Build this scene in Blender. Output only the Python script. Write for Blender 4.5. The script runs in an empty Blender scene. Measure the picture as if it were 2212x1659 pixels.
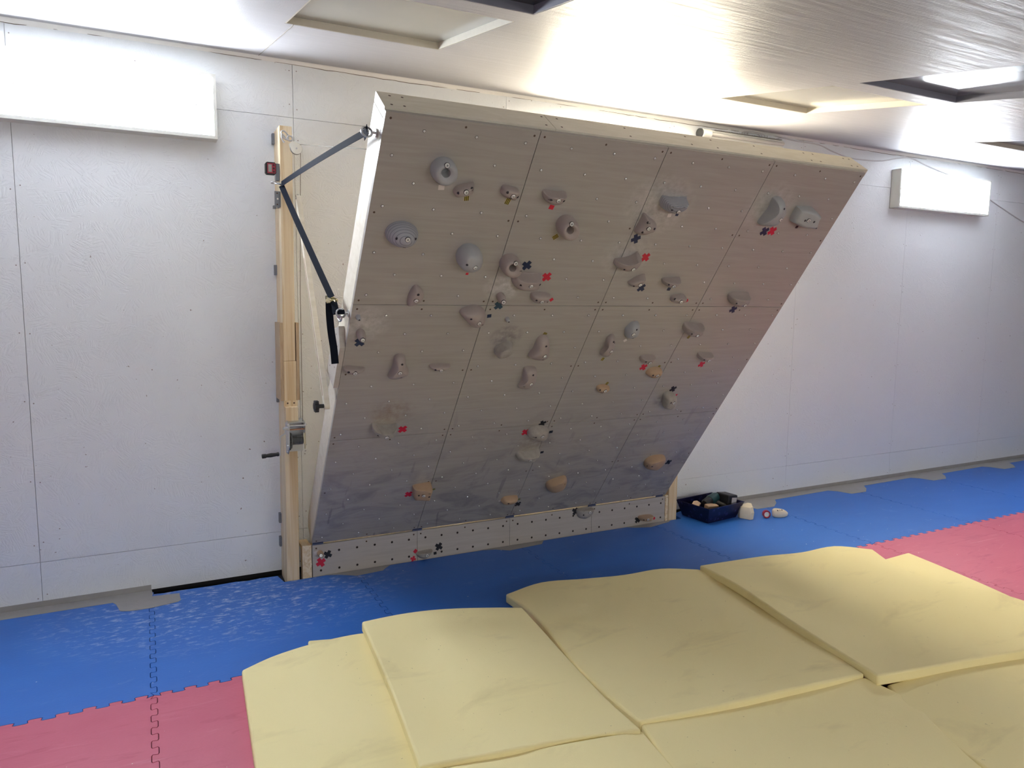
import bpy, bmesh, math, random
from mathutils import Vector as V, Matrix, Euler
from mathutils.bvhtree import BVHTree
random.seed(7)
PI=math.pi
scene=bpy.context.scene
COL=scene.collection
# ------------------------------------------------------------------ helpers
ORG={}
def link(o,parent=None):
    COL.objects.link(o)
    if parent is not None: o.parent=parent
    return o
def thing(name,label,cat,loc=(0,0,0),mat=None,group=None,kind=None):
    o=bpy.data.objects.new(name,None); o.empty_display_size=.05
    m=mat if mat is not None else Matrix.Translation(V(loc))
    o.matrix_world=m; ORG[o]=m.copy(); link(o)
    props(o,label,cat,group,kind); return o
def props(o,label=None,cat=None,group=None,kind=None):
    if label: o['label']=label
    if cat: o['category']=cat
    if group: o['group']=group
    if kind: o['kind']=kind
    return o
class MB:
    """collects faces, in world (or given) coordinates, for one mesh"""
    def __init__(s): s.v=[];s.f=[];s.m=[]
    def add(s,vs,fs,mi=0,mat=None):
        b=len(s.v)
        s.v+=[(mat@V(p)) if mat is not None else V(p) for p in vs]
        s.f+=[tuple(b+i for i in f) for f in fs]; s.m+=[mi]*len(fs)
        return s
    def box(s,c,d,mi=0,mat=None,rot=None):
        x,y,z=[a/2 for a in d]
        vs=[V((i*x,j*y,k*z)) for i in(-1,1) for j in(-1,1) for k in(-1,1)]
        if rot is not None: vs=[rot@p for p in vs]
        vs=[p+V(c) for p in vs]
        return s.add(vs,[(0,1,3,2),(4,6,7,5),(0,4,5,1),(2,3,7,6),(0,2,6,4),(1,5,7,3)],mi,mat)
    def bb(s,a,b,mi=0,mat=None):
        return s.box([(a[i]+b[i])/2 for i in range(3)],[abs(b[i]-a[i]) for i in range(3)],mi,mat)
    def prism(s,pl,z0,z1,mi=0,mat=None):
        n=len(pl); vs=[(x,y,z0) for x,y in pl]+[(x,y,z1) for x,y in pl]
        fs=[tuple(range(n))[::-1],tuple(range(n,2*n))]+[(i,(i+1)%n,n+(i+1)%n,n+i) for i in range(n)]
        return s.add(vs,fs,mi,mat)
    def cyl(s,a,b,r,n=16,mi=0,r2=None,mat=None,caps=True):
        a=V(a);b=V(b);d=(b-a).normalized(); r2=r if r2 is None else r2
        u=d.orthogonal().normalized(); w=d.cross(u)
        vs=[a+(u*math.cos(t)+w*math.sin(t))*r for t in [i*2*PI/n for i in range(n)]]
        vs+=[b+(u*math.cos(t)+w*math.sin(t))*r2 for t in [i*2*PI/n for i in range(n)]]
        fs=[(i,(i+1)%n,n+(i+1)%n,n+i) for i in range(n)]
        if caps: fs+=[tuple(range(n))[::-1],tuple(range(n,2*n))]
        return s.add(vs,fs,mi,mat)
    def tube(s,pts,r,n=8,mi=0,closed=False,mat=None):
        pts=[V(p) for p in pts]; N=len(pts); vs=[];fs=[]; u=None
        for i,p in enumerate(pts):
            if closed: t=pts[(i+1)%N]-pts[i-1]
            else: t=pts[min(i+1,N-1)]-pts[max(i-1,0)]
            t.normalize()
            if u is None: u=t.orthogonal().normalized()
            else: u=(u-t*u.dot(t)).normalized()
            w=t.cross(u)
            vs+=[p+(u*math.cos(k*2*PI/n)+w*math.sin(k*2*PI/n))*r for k in range(n)]
        for i in range(N if closed else N-1):
            j=(i+1)%N
            fs+=[(i*n+k,i*n+(k+1)%n,j*n+(k+1)%n,j*n+k) for k in range(n)]
        if not closed: fs+=[tuple(range(n))[::-1],tuple((N-1)*n+k for k in range(n))]
        return s.add(vs,fs,mi,mat)
    def ribbon(s,pts,w,t,wd,mi=0):
        """flat strap along pts, width w along direction wd, thickness t"""
        pts=[V(p) for p in pts];N=len(pts);vs=[];fs=[]
        for i,p in enumerate(pts):
            tg=(pts[min(i+1,N-1)]-pts[max(i-1,0)]).normalized()
            d=V(wd) if not isinstance(wd,list) else V(wd[i]); d=(d-tg*d.dot(tg)).normalized(); nn=tg.cross(d)
            vs+=[p+d*w/2+nn*t/2,p-d*w/2+nn*t/2,p-d*w/2-nn*t/2,p+d*w/2-nn*t/2]
        for i in range(N-1):
            fs+=[(i*4+k,i*4+(k+1)%4,i*4+4+(k+1)%4,i*4+4+k) for k in range(4)]
        fs+=[(3,2,1,0),((N-1)*4,(N-1)*4+1,(N-1)*4+2,(N-1)*4+3)]
        return s.add(vs,fs,mi)
    def disc(s,c,nrm,r,n=14,mi=0,r0=0,up=None):
        c=V(c);d=V(nrm).normalized();u=d.orthogonal().normalized();w=d.cross(u)
        ring=lambda q:[c+(u*math.cos(i*2*PI/n)+w*math.sin(i*2*PI/n))*q for i in range(n)]
        if r0<=0: return s.add(ring(r),[tuple(range(n))],mi)
        return s.add(ring(r0)+ring(r),[(i,n+i,n+(i+1)%n,(i+1)%n) for i in range(n)],mi)
    def lathe(s,c,axis,prof,n=20,mi=0,closed=False):
        """prof: list of (distance along axis, radius)"""
        c=V(c);d=V(axis).normalized();u=d.orthogonal().normalized();w=d.cross(u);vs=[];fs=[]
        for h,r in prof:
            vs+=[c+d*h+(u*math.cos(i*2*PI/n)+w*math.sin(i*2*PI/n))*r for i in range(n)]
        m=len(prof)
        for j in range(m if closed else m-1):
            k=(j+1)%m
            fs+=[(j*n+i,j*n+(i+1)%n,k*n+(i+1)%n,k*n+i) for i in range(n)]
        if not closed: fs+=[tuple(range(n))[::-1],tuple((m-1)*n+i for i in range(n))]
        return s.add(vs,fs,mi)
    def build(s,name,mats,parent=None,origin=None,smooth=None,bevel=0,frame=None):
        if not isinstance(mats,(list,tuple)): mats=[mats]
        if parent is not None:
            M=ORG[parent]; o_m=M.inverted()
        else:
            M=frame if frame is not None else Matrix.Translation(V(origin) if origin is not None else V((0,0,0))); o_m=M.inverted()
        me=bpy.data.meshes.new(name)
        me.from_pydata([o_m@p for p in s.v],[],s.f)
        for m in mats: me.materials.append(m)
        for p,mi in zip(me.polygons,s.m): p.material_index=mi
        me.validate(); 
        bm=bmesh.new(); bm.from_mesh(me); bmesh.ops.recalc_face_normals(bm,faces=bm.faces); bm.to_mesh(me); bm.free()
        if smooth is not None:
            me.shade_smooth(); me.set_sharp_from_angle(angle=math.radians(smooth))
        o=bpy.data.objects.new(name,me)
        if parent is None: o.matrix_world=M; 
        link(o,parent); ORG[o]=M.copy()
        if bevel:
            b=o.modifiers.new('bevel','BEVEL'); b.width=bevel; b.segments=2; b.limit_method='ANGLE'; b.angle_limit=math.radians(40)
        return o
def struct(mb,name,mats,**k):
    o=mb.build(name,mats,**k); o['kind']='structure'; return o
# ------------------------------------------------------------------ materials
def lin(c):
    f=lambda a:(a/255)/12.92 if a/255<=.04045 else ((a/255+.055)/1.055)**2.4
    return (f(c[0]),f(c[1]),f(c[2]),1)
class NT:
    def __init__(s,name,rough=.6,metal=0,spec=.5):
        s.m=bpy.data.materials.new(name); s.m.use_nodes=True; s.t=s.m.node_tree; s.n=s.t.nodes
        s.b=s.n['Principled BSDF']; s.b.inputs['Roughness'].default_value=rough; s.b.inputs['Metallic'].default_value=metal
        s.b.inputs['Specular IOR Level'].default_value=spec
    def new(s,t,**k):
        n=s.n.new(t)
        for a,b in k.items(): setattr(n,a,b)
        return n
    def set(s,n,**k):
        for a,b in k.items():
            i=n.inputs[a.replace('_',' ')]
            if hasattr(b,'is_output') or isinstance(b,bpy.types.NodeSocket): s.t.links.new(b,i)
            else: i.default_value=b
        return n
    def L(s,a,b): s.t.links.new(a,b)
    def coords(s,kind='Object',scale=(1,1,1),rot=(0,0,0),world=False):
        if world: src=s.new('ShaderNodeNewGeometry').outputs['Position']
        else: src=s.new('ShaderNodeTexCoord').outputs[kind]
        mp=s.new('ShaderNodeMapping'); mp.inputs['Scale'].default_value=scale; mp.inputs['Rotation'].default_value=rot
        s.L(src,mp.inputs['Vector']); return mp.outputs[0]
    def noise(s,vec,scale=5,detail=4,rough=.5,dist=0):
        n=s.new('ShaderNodeTexNoise'); s.L(vec,n.inputs['Vector'])
        n.inputs['Scale'].default_value=scale;n.inputs['Detail'].default_value=detail;n.inputs['Roughness'].default_value=rough;n.inputs['Distortion'].default_value=dist
        return n.outputs['Fac']
    def ramp(s,fac,stops):
        r=s.new('ShaderNodeValToRGB'); s.L(fac,r.inputs[0]); e=r.color_ramp.elements
        while len(e)<len(stops): e.new(.5)
        for a,(p,c) in zip(e,stops): a.position=p; a.color=c if len(c)==4 else lin(c)
        return r.outputs[0]
    def math(s,op,a,b=None,c=None,clamp=False):
        n=s.new('ShaderNodeMath',operation=op); n.use_clamp=clamp
        for i,x in enumerate((a,b,c)):
            if x is None: continue
            if isinstance(x,(int,float)): n.inputs[i].default_value=x
            else: s.L(x,n.inputs[i])
        return n.outputs[0]
    def mix(s,f,a,b,mode='MIX'):
        n=s.new('ShaderNodeMix',data_type='RGBA',blend_type=mode)
        for i,x in ((0,f),(6,a),(7,b)):
            if isinstance(x,(int,float)): n.inputs[i].default_value=x
            elif isinstance(x,(tuple,list)): n.inputs[i].default_value=x
            else: s.L(x,n.inputs[i])
        return n.outputs[2]
    def color(s,c):
        if isinstance(c,tuple): s.b.inputs['Base Color'].default_value=c
        else: s.L(c,s.b.inputs['Base Color'])
    def bump(s,h,strength=.3,dist=.01):
        n=s.new('ShaderNodeBump'); n.inputs['Strength'].default_value=strength; n.inputs['Distance'].default_value=dist
        s.L(h,n.inputs['Height']); s.L(n.outputs[0],s.b.inputs['Normal']); return n
def W(g): return (g,g,g,1)
def plain(name,c,rough=.6,metal=0,noise=.06,ns=40,bump=0,spec=.5):
    t=NT(name,rough,metal,spec); c=lin(c)
    v=t.coords(); n=t.noise(v,ns,3)
    a=tuple(x*(1-noise) for x in c[:3])+(1,); b=tuple(min(1,x*(1+noise)) for x in c[:3])+(1,)
    t.color(t.mix(n,a,b))
    if bump: t.bump(n,bump,.002)
    return t.m
# painted strand board wall
def m_wall():
    t=NT('painted_strand_board',.5); v=t.coords()
    hs=[]
    for k,(sc,rt) in enumerate(((13,0),(17,1.1))):
        vo=t.new('ShaderNodeTexVoronoi'); mp=t.new('ShaderNodeMapping'); t.L(v,mp.inputs[0]); mp.inputs['Rotation'].default_value=(0,rt,0); mp.inputs['Scale'].default_value=(1,.01,1.25)
        nz=t.new('ShaderNodeTexNoise'); t.L(mp.outputs[0],nz.inputs['Vector']); nz.inputs['Scale'].default_value=3
        ad=t.new('ShaderNodeVectorMath',operation='MULTIPLY_ADD'); t.L(nz.outputs['Color'],ad.inputs[0]); ad.inputs[1].default_value=(.12,0,.12); t.L(mp.outputs[0],ad.inputs[2])
        t.L(ad.outputs[0],vo.inputs['Vector']); vo.inputs['Scale'].default_value=sc
        sp=t.new('ShaderNodeSeparateColor'); t.L(vo.outputs['Color'],sp.inputs[0])
        ang=t.math('MULTIPLY',sp.outputs[0],3.14)
        vr=t.new('ShaderNodeVectorRotate',rotation_type='Y_AXIS'); t.L(v,vr.inputs['Vector']); t.L(ang,vr.inputs['Angle'])
        m2=t.new('ShaderNodeMapping'); t.L(vr.outputs[0],m2.inputs[0]); m2.inputs['Scale'].default_value=(14,1,120)
        n2=t.noise(m2.outputs[0],1,3,.55); gate=t.math('GREATER_THAN',sp.outputs[1],.52)
        hs.append(t.math('MULTIPLY',t.ramp(n2,[(.44,W(0)),(.52,W(1))]),gate))
    h=t.math('ADD',hs[0],hs[1]); fine=t.noise(v,160,3)
    h=t.math('ADD',h,t.math('MULTIPLY',fine,.35))
    t.bump(h,.34,.003)
    sm=t.noise(v,55,2,.5); pit=t.ramp(sm,[(.70,W(0)),(.74,W(1))]); pm=t.ramp(t.noise(v,5,2),[(.5,W(0)),(.6,W(1))])
    pit=t.math('MULTIPLY',pit,pm)
    base=t.mix(t.noise(v,1.3,2),lin((219,223,226)),lin((228,231,232)))
    t.color(t.mix(pit,base,lin((120,100,90)))); return t.m
def m_ceiling():
    t=NT('painted_ceiling_board',.42); v=t.coords()
    st=t.coords(scale=(.5,6,1),rot=(0,0,.35)); n=t.noise(st,6,5,.6); f=t.noise(v,220,2)
    t.bump(t.math('ADD',n,t.math('MULTIPLY',f,.3)),.55,.004)
    t.L(t.ramp(n,[(.3,W(.38)),(.7,W(.6))]),t.b.inputs['Roughness'])
    t.color(t.mix(n,lin((160,159,164)),lin((180,179,182)))); return t.m
def m_ply(name,c1,c2,grain=(1,14,14),wear=None,rough=.42):
    t=NT(name,rough); v=t.coords(scale=grain); 
    n=t.noise(v,3.2,6,.6,.8); base=t.mix(t.ramp(n,[(.3,W(0)),(.7,W(1))]),lin(c1),lin(c2))
    if wear:
        vo=t.coords(); sp=t.new('ShaderNodeSeparateXYZ'); t.L(vo,sp.inputs[0]); U,Vv=sp.outputs[0],sp.outputs[1]
        # scuffs: dark rubber smears, more of them where feet reach
        ws=t.coords(scale=(1.4,3.2,1),rot=(0,0,.5)); sc=t.noise(ws,2.6,7,.62,1.2)
        low=t.math('SUBTRACT',1,t.math('DIVIDE',Vv,1.15),clamp=True)
        k=t.math('MULTIPLY',t.ramp(sc,[(.47,W(0)),(.66,W(1))]),low)
        base=t.mix(t.math('MULTIPLY',k,.62),base,lin((92,92,100)))
        w2=t.coords(scale=(9,1.5,1),rot=(0,0,-.6)); s2=t.noise(w2,2.2,3,.5,.4)
        k2=t.math('MULTIPLY',t.ramp(s2,[(.66,W(0)),(.7,W(1))]),low)
        base=t.mix(t.math('MULTIPLY',k2,.45),base,lin((70,70,82)))
        for (cx,cy,rx,ry,colr,amt) in wear:
            a=t.math('POWER',t.math('DIVIDE',t.math('SUBTRACT',U,cx),rx),2); b=t.math('POWER',t.math('DIVIDE',t.math('SUBTRACT',Vv,cy),ry),2)
            d=t.math('SUBTRACT',1,t.math('ADD',a,b),clamp=True)
            nn=t.ramp(t.noise(vo,34,4,.6),[(.35,W(0)),(.7,W(1))])
            base=t.mix(t.math('MULTIPLY',t.math('MULTIPLY',d,nn),amt),base,lin(colr))
    t.color(base); t.bump(n,.06,.001); return t.m
def m_pine():
    t=NT('pine_timber',.55); v=t.coords(scale=(42,42,1.1)); n=t.noise(v,1,4,.6,.9); b=t.noise(t.coords(scale=(9,9,.5)),1,2)
    c=t.mix(t.ramp(n,[(.42,W(0)),(.62,W(1))]),lin((228,213,184)),lin((206,180,138))); c=t.mix(t.ramp(b,[(.4,W(0)),(.65,W(.6))]),c,lin((214,188,146)))
    vo=t.new('ShaderNodeTexVoronoi'); k=t.coords(scale=(1,1,.55)); t.L(k,vo.inputs['Vector']); vo.inputs['Scale'].default_value=5.2
    kn=t.ramp(vo.outputs['Distance'],[(.05,W(1)),(.09,W(0))])
    t.color(t.mix(t.math('MULTIPLY',kn,.8),c,lin((120,78,44)))); t.bump(n,.08,.001); return t.m
def m_foam():
    t=NT('yellow_foam',.95,spec=.1); v=t.coords(); f=t.noise(v,420,2); 
    s1=t.noise(t.coords(scale=(1,2.4,1),rot=(0,0,.3)),2.1,5,.6,.5)
    base=t.mix(t.noise(v,1.7,2),lin((247,234,182)),lin((240,226,168)))
    base=t.mix(t.math('MULTIPLY',t.ramp(s1,[(.56,W(0)),(.74,W(1))]),.38),base,lin((190,172,128)))
    sp=t.ramp(t.noise(v,75,1),[(.79,W(0)),(.8,W(1))]); base=t.mix(t.math('MULTIPLY',sp,.35),base,lin((110,95,60)))
    t.color(base); t.bump(t.math('ADD',f,t.math('MULTIPLY',t.noise(v,5,3),3)),.25,.004); return t.m
def m_mat(name,c1,c2,chalk):
    t=NT(name,.46); p=t.coords(world=True)
    w=t.coords(world=True,scale=(55,150,1)); tex=t.noise(w,1,1)
    br=t.coords(world=True,scale=(1,2.2,1),rot=(0,0,.25)); n=t.noise(br,3.5,5,.6)
    base=t.mix(n,lin(c1),lin(c2))
    sp=t.new('ShaderNodeSeparateXYZ'); t.L(p,sp.inputs[0])
    if chalk:
        a=t.math('POWER',t.math('DIVIDE',t.math('SUBTRACT',sp.outputs[0],.62),.95),2); b=t.math('POWER',t.math('DIVIDE',t.math('SUBTRACT',sp.outputs[1],-.28),.6),2)
        d=t.math('SUBTRACT',1,t.math('ADD',a,b),clamp=True)
        ch=t.ramp(t.noise(br,16,9,.75,.3),[(.52,W(0)),(.64,W(1))])
        base=t.mix(t.math('MULTIPLY',t.math('MULTIPLY',d,ch),.75),base,lin((205,215,235)))
        c3=t.ramp(t.noise(br,4.2,7,.7,.5),[(.6,W(0)),(.8,W(1))]); base=t.mix(t.math('MULTIPLY',c3,.28),base,lin((150,180,225)))
    else:
        sc=t.ramp(t.noise(t.coords(world=True,scale=(1,5,1),rot=(0,0,.7)),2.5,6,.65,1.5),[(.55,W(0)),(.72,W(1))])
        base=t.mix(t.math('MULTIPLY',sc,.5),base,lin((165,45,85)))
        s2=t.ramp(t.noise(t.coords(world=True,scale=(1,6,1),rot=(0,0,-.5)),3.1,5,.6,1),[(.6,W(0)),(.75,W(1))])
        base=t.mix(t.math('MULTIPLY',s2,.35),base,lin((225,150,165)))
    cr=t.ramp(t.noise(p,60,1),[(.795,W(0)),(.81,W(1))]); base=t.mix(cr,base,lin((235,232,225)))
    t.color(base); t.bump(t.math('ADD',tex,t.math('MULTIPLY',n,.6)),.35,.0015)
    return t.m
def m_rings(name,c1,c2,freq):
    t=NT(name,.55); sp=t.new('ShaderNodeSeparateXYZ'); t.L(t.coords(),sp.inputs[0])
    w=t.math('FRACT',t.math('MULTIPLY',sp.outputs[2],freq)); k=t.ramp(w,[(0,W(1)),(.16,W(0)),(.88,W(0)),(1,W(1))])
    t.color(t.mix(k,lin(c1),lin(c2))); t.bump(k,-.2,.002); return t.m
def m_basket():
    t=NT('patterned_navy_card',.35); v=t.coords(); vo=t.new('ShaderNodeTexVoronoi'); t.L(v,vo.inputs['Vector']); vo.inputs['Scale'].default_value=26
    nz=t.noise(v,90,3,.6,1); k=t.ramp(vo.outputs['Distance'],[(.22,W(1)),(.4,W(0))]); k=t.math('MULTIPLY',k,t.ramp(nz,[(.48,W(0)),(.58,W(1))]))
    t.color(t.mix(t.math('MULTIPLY',k,.55),lin((9,9,50)),lin((95,100,170)))); return t.m
def emit(name,c,s):
    t=NT(name); t.color((.8,.8,.8,1)); t.b.inputs['Emission Color'].default_value=c; t.b.inputs['Emission Strength'].default_value=s; return t.m
LS,LMID,LFILL,EXPO=24.0,1.6,.38,1.66
HOLDS=[
('b','bowl','grey',0.05,[(0.2946,2.1853),(0.294,2.1592),(0.2799,2.1386),(0.2561,2.1295),(0.2294,2.1342),(0.207,2.1512),(0.1949,2.1758),(0.1961,2.2013),(0.21,2.2211),(0.233,2.2301),(0.2592,2.2261),(0.2817,2.2097)],(0.2356,2.2205),[],(0.2373,2.1944),"large round grey climbing hold with a dark bowl,nearest the board's top left corner"),
('b','crimp','rose',0.035,[(0.3009,2.1024),(0.3144,2.1252),(0.3674,2.1428),(0.3745,2.1369),(0.3779,2.1022),(0.3252,2.0812),(0.3139,2.0838)],(0.3388,2.1175),[(0.3126,2.1078),(0.3587,2.1334)],None,'small wedge hold tilted upward,right below the round grey bowl hold'),
('b','crimp','rose',0.035,[(0.4948,2.1408),(0.5166,2.1427),(0.5575,2.135),(0.5712,2.1204),(0.5702,2.1089),(0.5617,2.0845),(0.5289,2.0942),(0.4956,2.1074),(0.4918,2.125)],(0.5345,2.1158),[(0.5067,2.1296),(0.5568,2.1108)],None,'small hold tilted downward just left of the top seam,striped tape beneath'),
('b','jug','rose',0.045,[(0.6753,2.1148),(0.6706,2.1328),(0.6825,2.1393),(0.7293,2.1353),(0.7731,2.1375),(0.7786,2.1136),(0.7608,2.0886),(0.7233,2.0844),(0.693,2.0952)],(0.7279,2.1186),[(0.6973,2.1187),(0.7548,2.1167)],None,'half moon hold with flat top and a red tape square beneath,second panel top row'),
('b','bowl','rose',0.06,[(0.8836,1.989),(0.8868,1.9626),(0.8756,1.9423),(0.8529,1.9338),(0.8252,1.9395),(0.8,1.9576),(0.7841,1.983),(0.7815,2.0088),(0.7926,2.0284),(0.8146,2.0368),(0.8417,2.0317),(0.8669,2.0143)],(0.8167,2.0265),[],(0.8198,2.0001),'ring shaped hold with deep pocket in the upper part of the second column'),
('b','ring','grey',0.07,[(0.2031,1.9137),(0.1997,1.8864),(0.1796,1.8654),(0.1483,1.8566),(0.1146,1.8623),(0.0878,1.8807),(0.0747,1.9066),(0.0787,1.9331),(0.0983,1.9534),(0.1285,1.9623),(0.1616,1.9573),(0.189,1.9396)],(0.1409,1.9253),[(0.1042,1.9189),(0.1772,1.9182)],(0.1373,1.9185),"wide grey dome hold with stepped contour rings near the board's left edge"),
('b','dome','grey',0.075,[(0.4945,1.8216),(0.4953,1.7899),(0.4802,1.766),(0.4535,1.7565),(0.4225,1.7642),(0.396,1.7865),(0.3809,1.8171),(0.3809,1.8479),(0.3957,1.8708),(0.4215,1.8802),(0.4517,1.8735),(0.4784,1.8521)],(0.4435,1.812),[(0.4054,1.8246)],(0.4172,1.8415),'smooth grey ball shaped hold in the upper left panel'),
('b','crimp','rose',0.035,[(0.2382,1.6765),(0.2574,1.6701),(0.2797,1.6458),(0.2821,1.6166),(0.2612,1.5841),(0.2276,1.5742),(0.2196,1.6159),(0.2249,1.6528)],(0.2457,1.6205),[(0.2465,1.653)],None,'leaf shaped hold standing upright on the upper seam of the left column'),
('b','bowl','rose',0.055,[(0.6799,1.7931),(0.6813,1.7674),(0.669,1.748),(0.6463,1.7404),(0.6195,1.7466),(0.5961,1.7647),(0.5822,1.7897),(0.5814,1.8149),(0.5936,1.8337),(0.6156,1.8413),(0.6418,1.8356),(0.6653,1.8181)],(0.6255,1.8285),[],(0.6183,1.8063),'ring shaped hold beside a dark tape cross on the first vertical seam'),
('b','jug','rose',0.055,[(0.6606,1.7147),(0.6631,1.7392),(0.6864,1.7533),(0.7897,1.7509),(0.797,1.7401),(0.8013,1.7014),(0.7897,1.6731),(0.7444,1.6678),(0.6891,1.6796)],(0.7336,1.7178),[(0.6873,1.7181),(0.775,1.7239)],None,'wide loaf shaped hold with a red tape cross at its upper right'),
('b','knob','rose',0.05,[(0.6589,1.622),(0.6596,1.6101),(0.6544,1.6013),(0.6447,1.598),(0.6333,1.6011),(0.6231,1.6097),(0.6168,1.6215),(0.6163,1.6332),(0.6214,1.6419),(0.6309,1.6452),(0.6423,1.6422),(0.6525,1.6337)],(0.6323,1.6272),[],None,'small round knob hold with chalk halo above a teal tape cross'),
('b','crimp','rose',0.035,[(0.7794,1.6338),(0.7826,1.6481),(0.8102,1.6525),(0.8605,1.6464),(0.878,1.6351),(0.8736,1.6088),(0.8408,1.5939),(0.8129,1.5966),(0.7886,1.6138)],(0.8299,1.619),[(0.8,1.6278)],None,'low oval hold under the wide loaf hold,red tape square at its right tip'),
('b','dome','rose',0.055,[(0.4655,1.5402),(0.4728,1.56),(0.5077,1.577),(0.5481,1.5743),(0.5793,1.5516),(0.5913,1.5227),(0.5934,1.4817),(0.568,1.4624),(0.5379,1.4704),(0.4827,1.5202)],(0.5483,1.5141),[(0.5031,1.5403)],(0.5168,1.5505),'rounded triangular hold just below the upper seam crossing the first vertical seam'),
('b','knob','rose',0.05,[(0.0717,1.4273),(0.071,1.4144),(0.0652,1.405),(0.0559,1.4017),(0.0456,1.4054),(0.0371,1.415),(0.0327,1.428),(0.0334,1.4408),(0.0392,1.45),(0.0484,1.4533),(0.0586,1.4497),(0.0671,1.4402)],(0.0497,1.4323),[],None,"small round knob hold above a dark blue tape cross at the board's left edge"),
('b','crimp','rose',0.03,[(0.0044,1.2475),(0.0255,1.2526),(0.0675,1.2459),(0.0985,1.2391),(0.0849,1.2214),(0.0636,1.209),(0.0306,1.2149),(0.0075,1.2342)],(0.0508,1.2333),[(0.0219,1.2412)],None,'thin flat edge hold at the left rim of the board'),
('b','dome','rose',0.05,[(0.2347,1.314),(0.2597,1.3083),(0.2726,1.2835),(0.2757,1.2619),(0.3006,1.2141),(0.2939,1.1923),(0.2666,1.1804),(0.2337,1.1733),(0.2088,1.1823),(0.2091,1.203),(0.2187,1.2305),(0.2206,1.2734),(0.2191,1.3007)],(0.2439,1.2408),[(0.2451,1.2869)],(0.2363,1.2582),'bell shaped hold in the middle left panel'),
('b','crimp','rose',0.03,[(0.3917,1.2416),(0.4145,1.2482),(0.4502,1.248),(0.4902,1.2437),(0.4894,1.2342),(0.4685,1.2127),(0.4324,1.2131),(0.4043,1.2252)],(0.4441,1.2314),[(0.4156,1.2359)],None,'thin flat edge hold right of the bell shaped hold'),
('b','dome','chalky',0.06,[(0.6926,1.3185),(0.6927,1.3407),(0.7251,1.3682),(0.7624,1.3704),(0.7796,1.3446),(0.7819,1.3157),(0.7637,1.2937),(0.7232,1.2822),(0.7029,1.2958)],None,[],(0.7113,1.3633),'chalky grey lump hold with a dark chalk smear above it'),
('b','dome','rose',0.05,[(0.9108,1.4055),(0.9325,1.4083),(0.9513,1.3952),(0.9736,1.3429),(0.9864,1.3029),(0.9881,1.2728),(0.9584,1.2571),(0.9092,1.2657),(0.8828,1.28),(0.8809,1.2998),(0.893,1.3321),(0.8956,1.3835)],(0.9428,1.313),[(0.9306,1.3717)],(0.922,1.3389),'tall bell shaped hold with striped tape above it,centre of the board'),
('b','dome','rose',0.045,[(0.8855,1.208),(0.9274,1.2129),(0.9546,1.198),(0.9651,1.1664),(0.9733,1.1098),(0.9511,1.0683),(0.9082,1.0725),(0.888,1.0901),(0.8964,1.1282),(0.8889,1.1702)],(0.9327,1.1283),[(0.9235,1.1879)],(0.9094,1.1677),'boot shaped hold right below the tall bell shaped hold'),
('b','ringjug','grey',0.07,[(1.2424,2.1304),(1.2413,2.1517),(1.2485,2.1585),(1.3005,2.1564),(1.3678,2.1631),(1.3749,2.155),(1.3792,2.1212),(1.3613,2.1027),(1.3296,2.0896),(1.2886,2.0951),(1.2581,2.1075)],(1.3086,2.1219),[(1.2722,2.1278)],(1.2756,2.159),'large grey half bowl hold with contour rings in the third column top panel'),
('b','crimp','rose',0.05,[(1.1866,2.0717),(1.2282,2.0515),(1.2645,2.0325),(1.2694,2.0002),(1.2448,1.9836),(1.2126,1.9716),(1.1792,1.9798),(1.1783,2.0048),(1.1832,2.0397)],(1.2078,2.0243),[(1.1925,2.0504),(1.2373,2.0251),(1.1919,1.999)],None,'triangular hold pointing up on the second vertical seam'),
('b','jug','rose',0.06,[(1.1389,1.8215),(1.139,1.8383),(1.1602,1.8419),(1.2116,1.8551),(1.2412,1.8787),(1.2523,1.8736),(1.2684,1.8518),(1.267,1.8233),(1.2498,1.797),(1.2081,1.7859),(1.1725,1.7945),(1.1454,1.8105)],(1.2162,1.8203),[(1.1761,1.8135)],None,'crescent shaped hold left of a red tape cross,below the triangular hold'),
('b','jug','rose',0.035,[(1.2637,1.7124),(1.2747,1.7275),(1.3008,1.7488),(1.3378,1.7599),(1.3455,1.75),(1.3444,1.7202),(1.3301,1.6988),(1.289,1.6962)],(1.3138,1.7211),[(1.2865,1.7109)],None,'slanted wing shaped hold touching a dark blue tape cross,third column'),
('b','jug','rose',0.045,[(1.4526,1.7282),(1.4544,1.7433),(1.5025,1.7476),(1.5486,1.7506),(1.5512,1.7397),(1.5401,1.7118),(1.5063,1.7031),(1.471,1.7103)],(1.5008,1.7257),[(1.472,1.732)],None,'flat topped hold with a small dark blue tape patch beneath,third column'),
('b','crimp','rose',0.04,[(1.558,1.623),(1.5579,1.642),(1.5983,1.6521),(1.6294,1.6493),(1.6478,1.6335),(1.6448,1.6142),(1.6103,1.6042),(1.5691,1.6103)],(1.5955,1.633),[(1.5631,1.6388)],None,'small oval hold just above the upper seam with a red square at its right'),
('b','dome','grey',0.045,[(1.3727,1.4456),(1.3927,1.4784),(1.4247,1.4847),(1.4434,1.4681),(1.4594,1.4311),(1.4573,1.3939),(1.4244,1.3809),(1.3937,1.3917),(1.3784,1.4189)],(1.4022,1.4339),[(1.4078,1.4632),(1.3712,1.4266)],(1.3898,1.4554),'pale egg shaped hold with a red tape square on top'),
('b','dome','rose',0.04,[(1.3058,1.4067),(1.3251,1.3983),(1.3414,1.371),(1.3545,1.3159),(1.3499,1.2743),(1.3234,1.2612),(1.293,1.2762),(1.2861,1.2973),(1.2971,1.3313),(1.2864,1.3789)],(1.3236,1.3212),[(1.3116,1.381)],(1.293,1.353),'long narrow hold slanting down beside the second vertical seam'),
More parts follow.
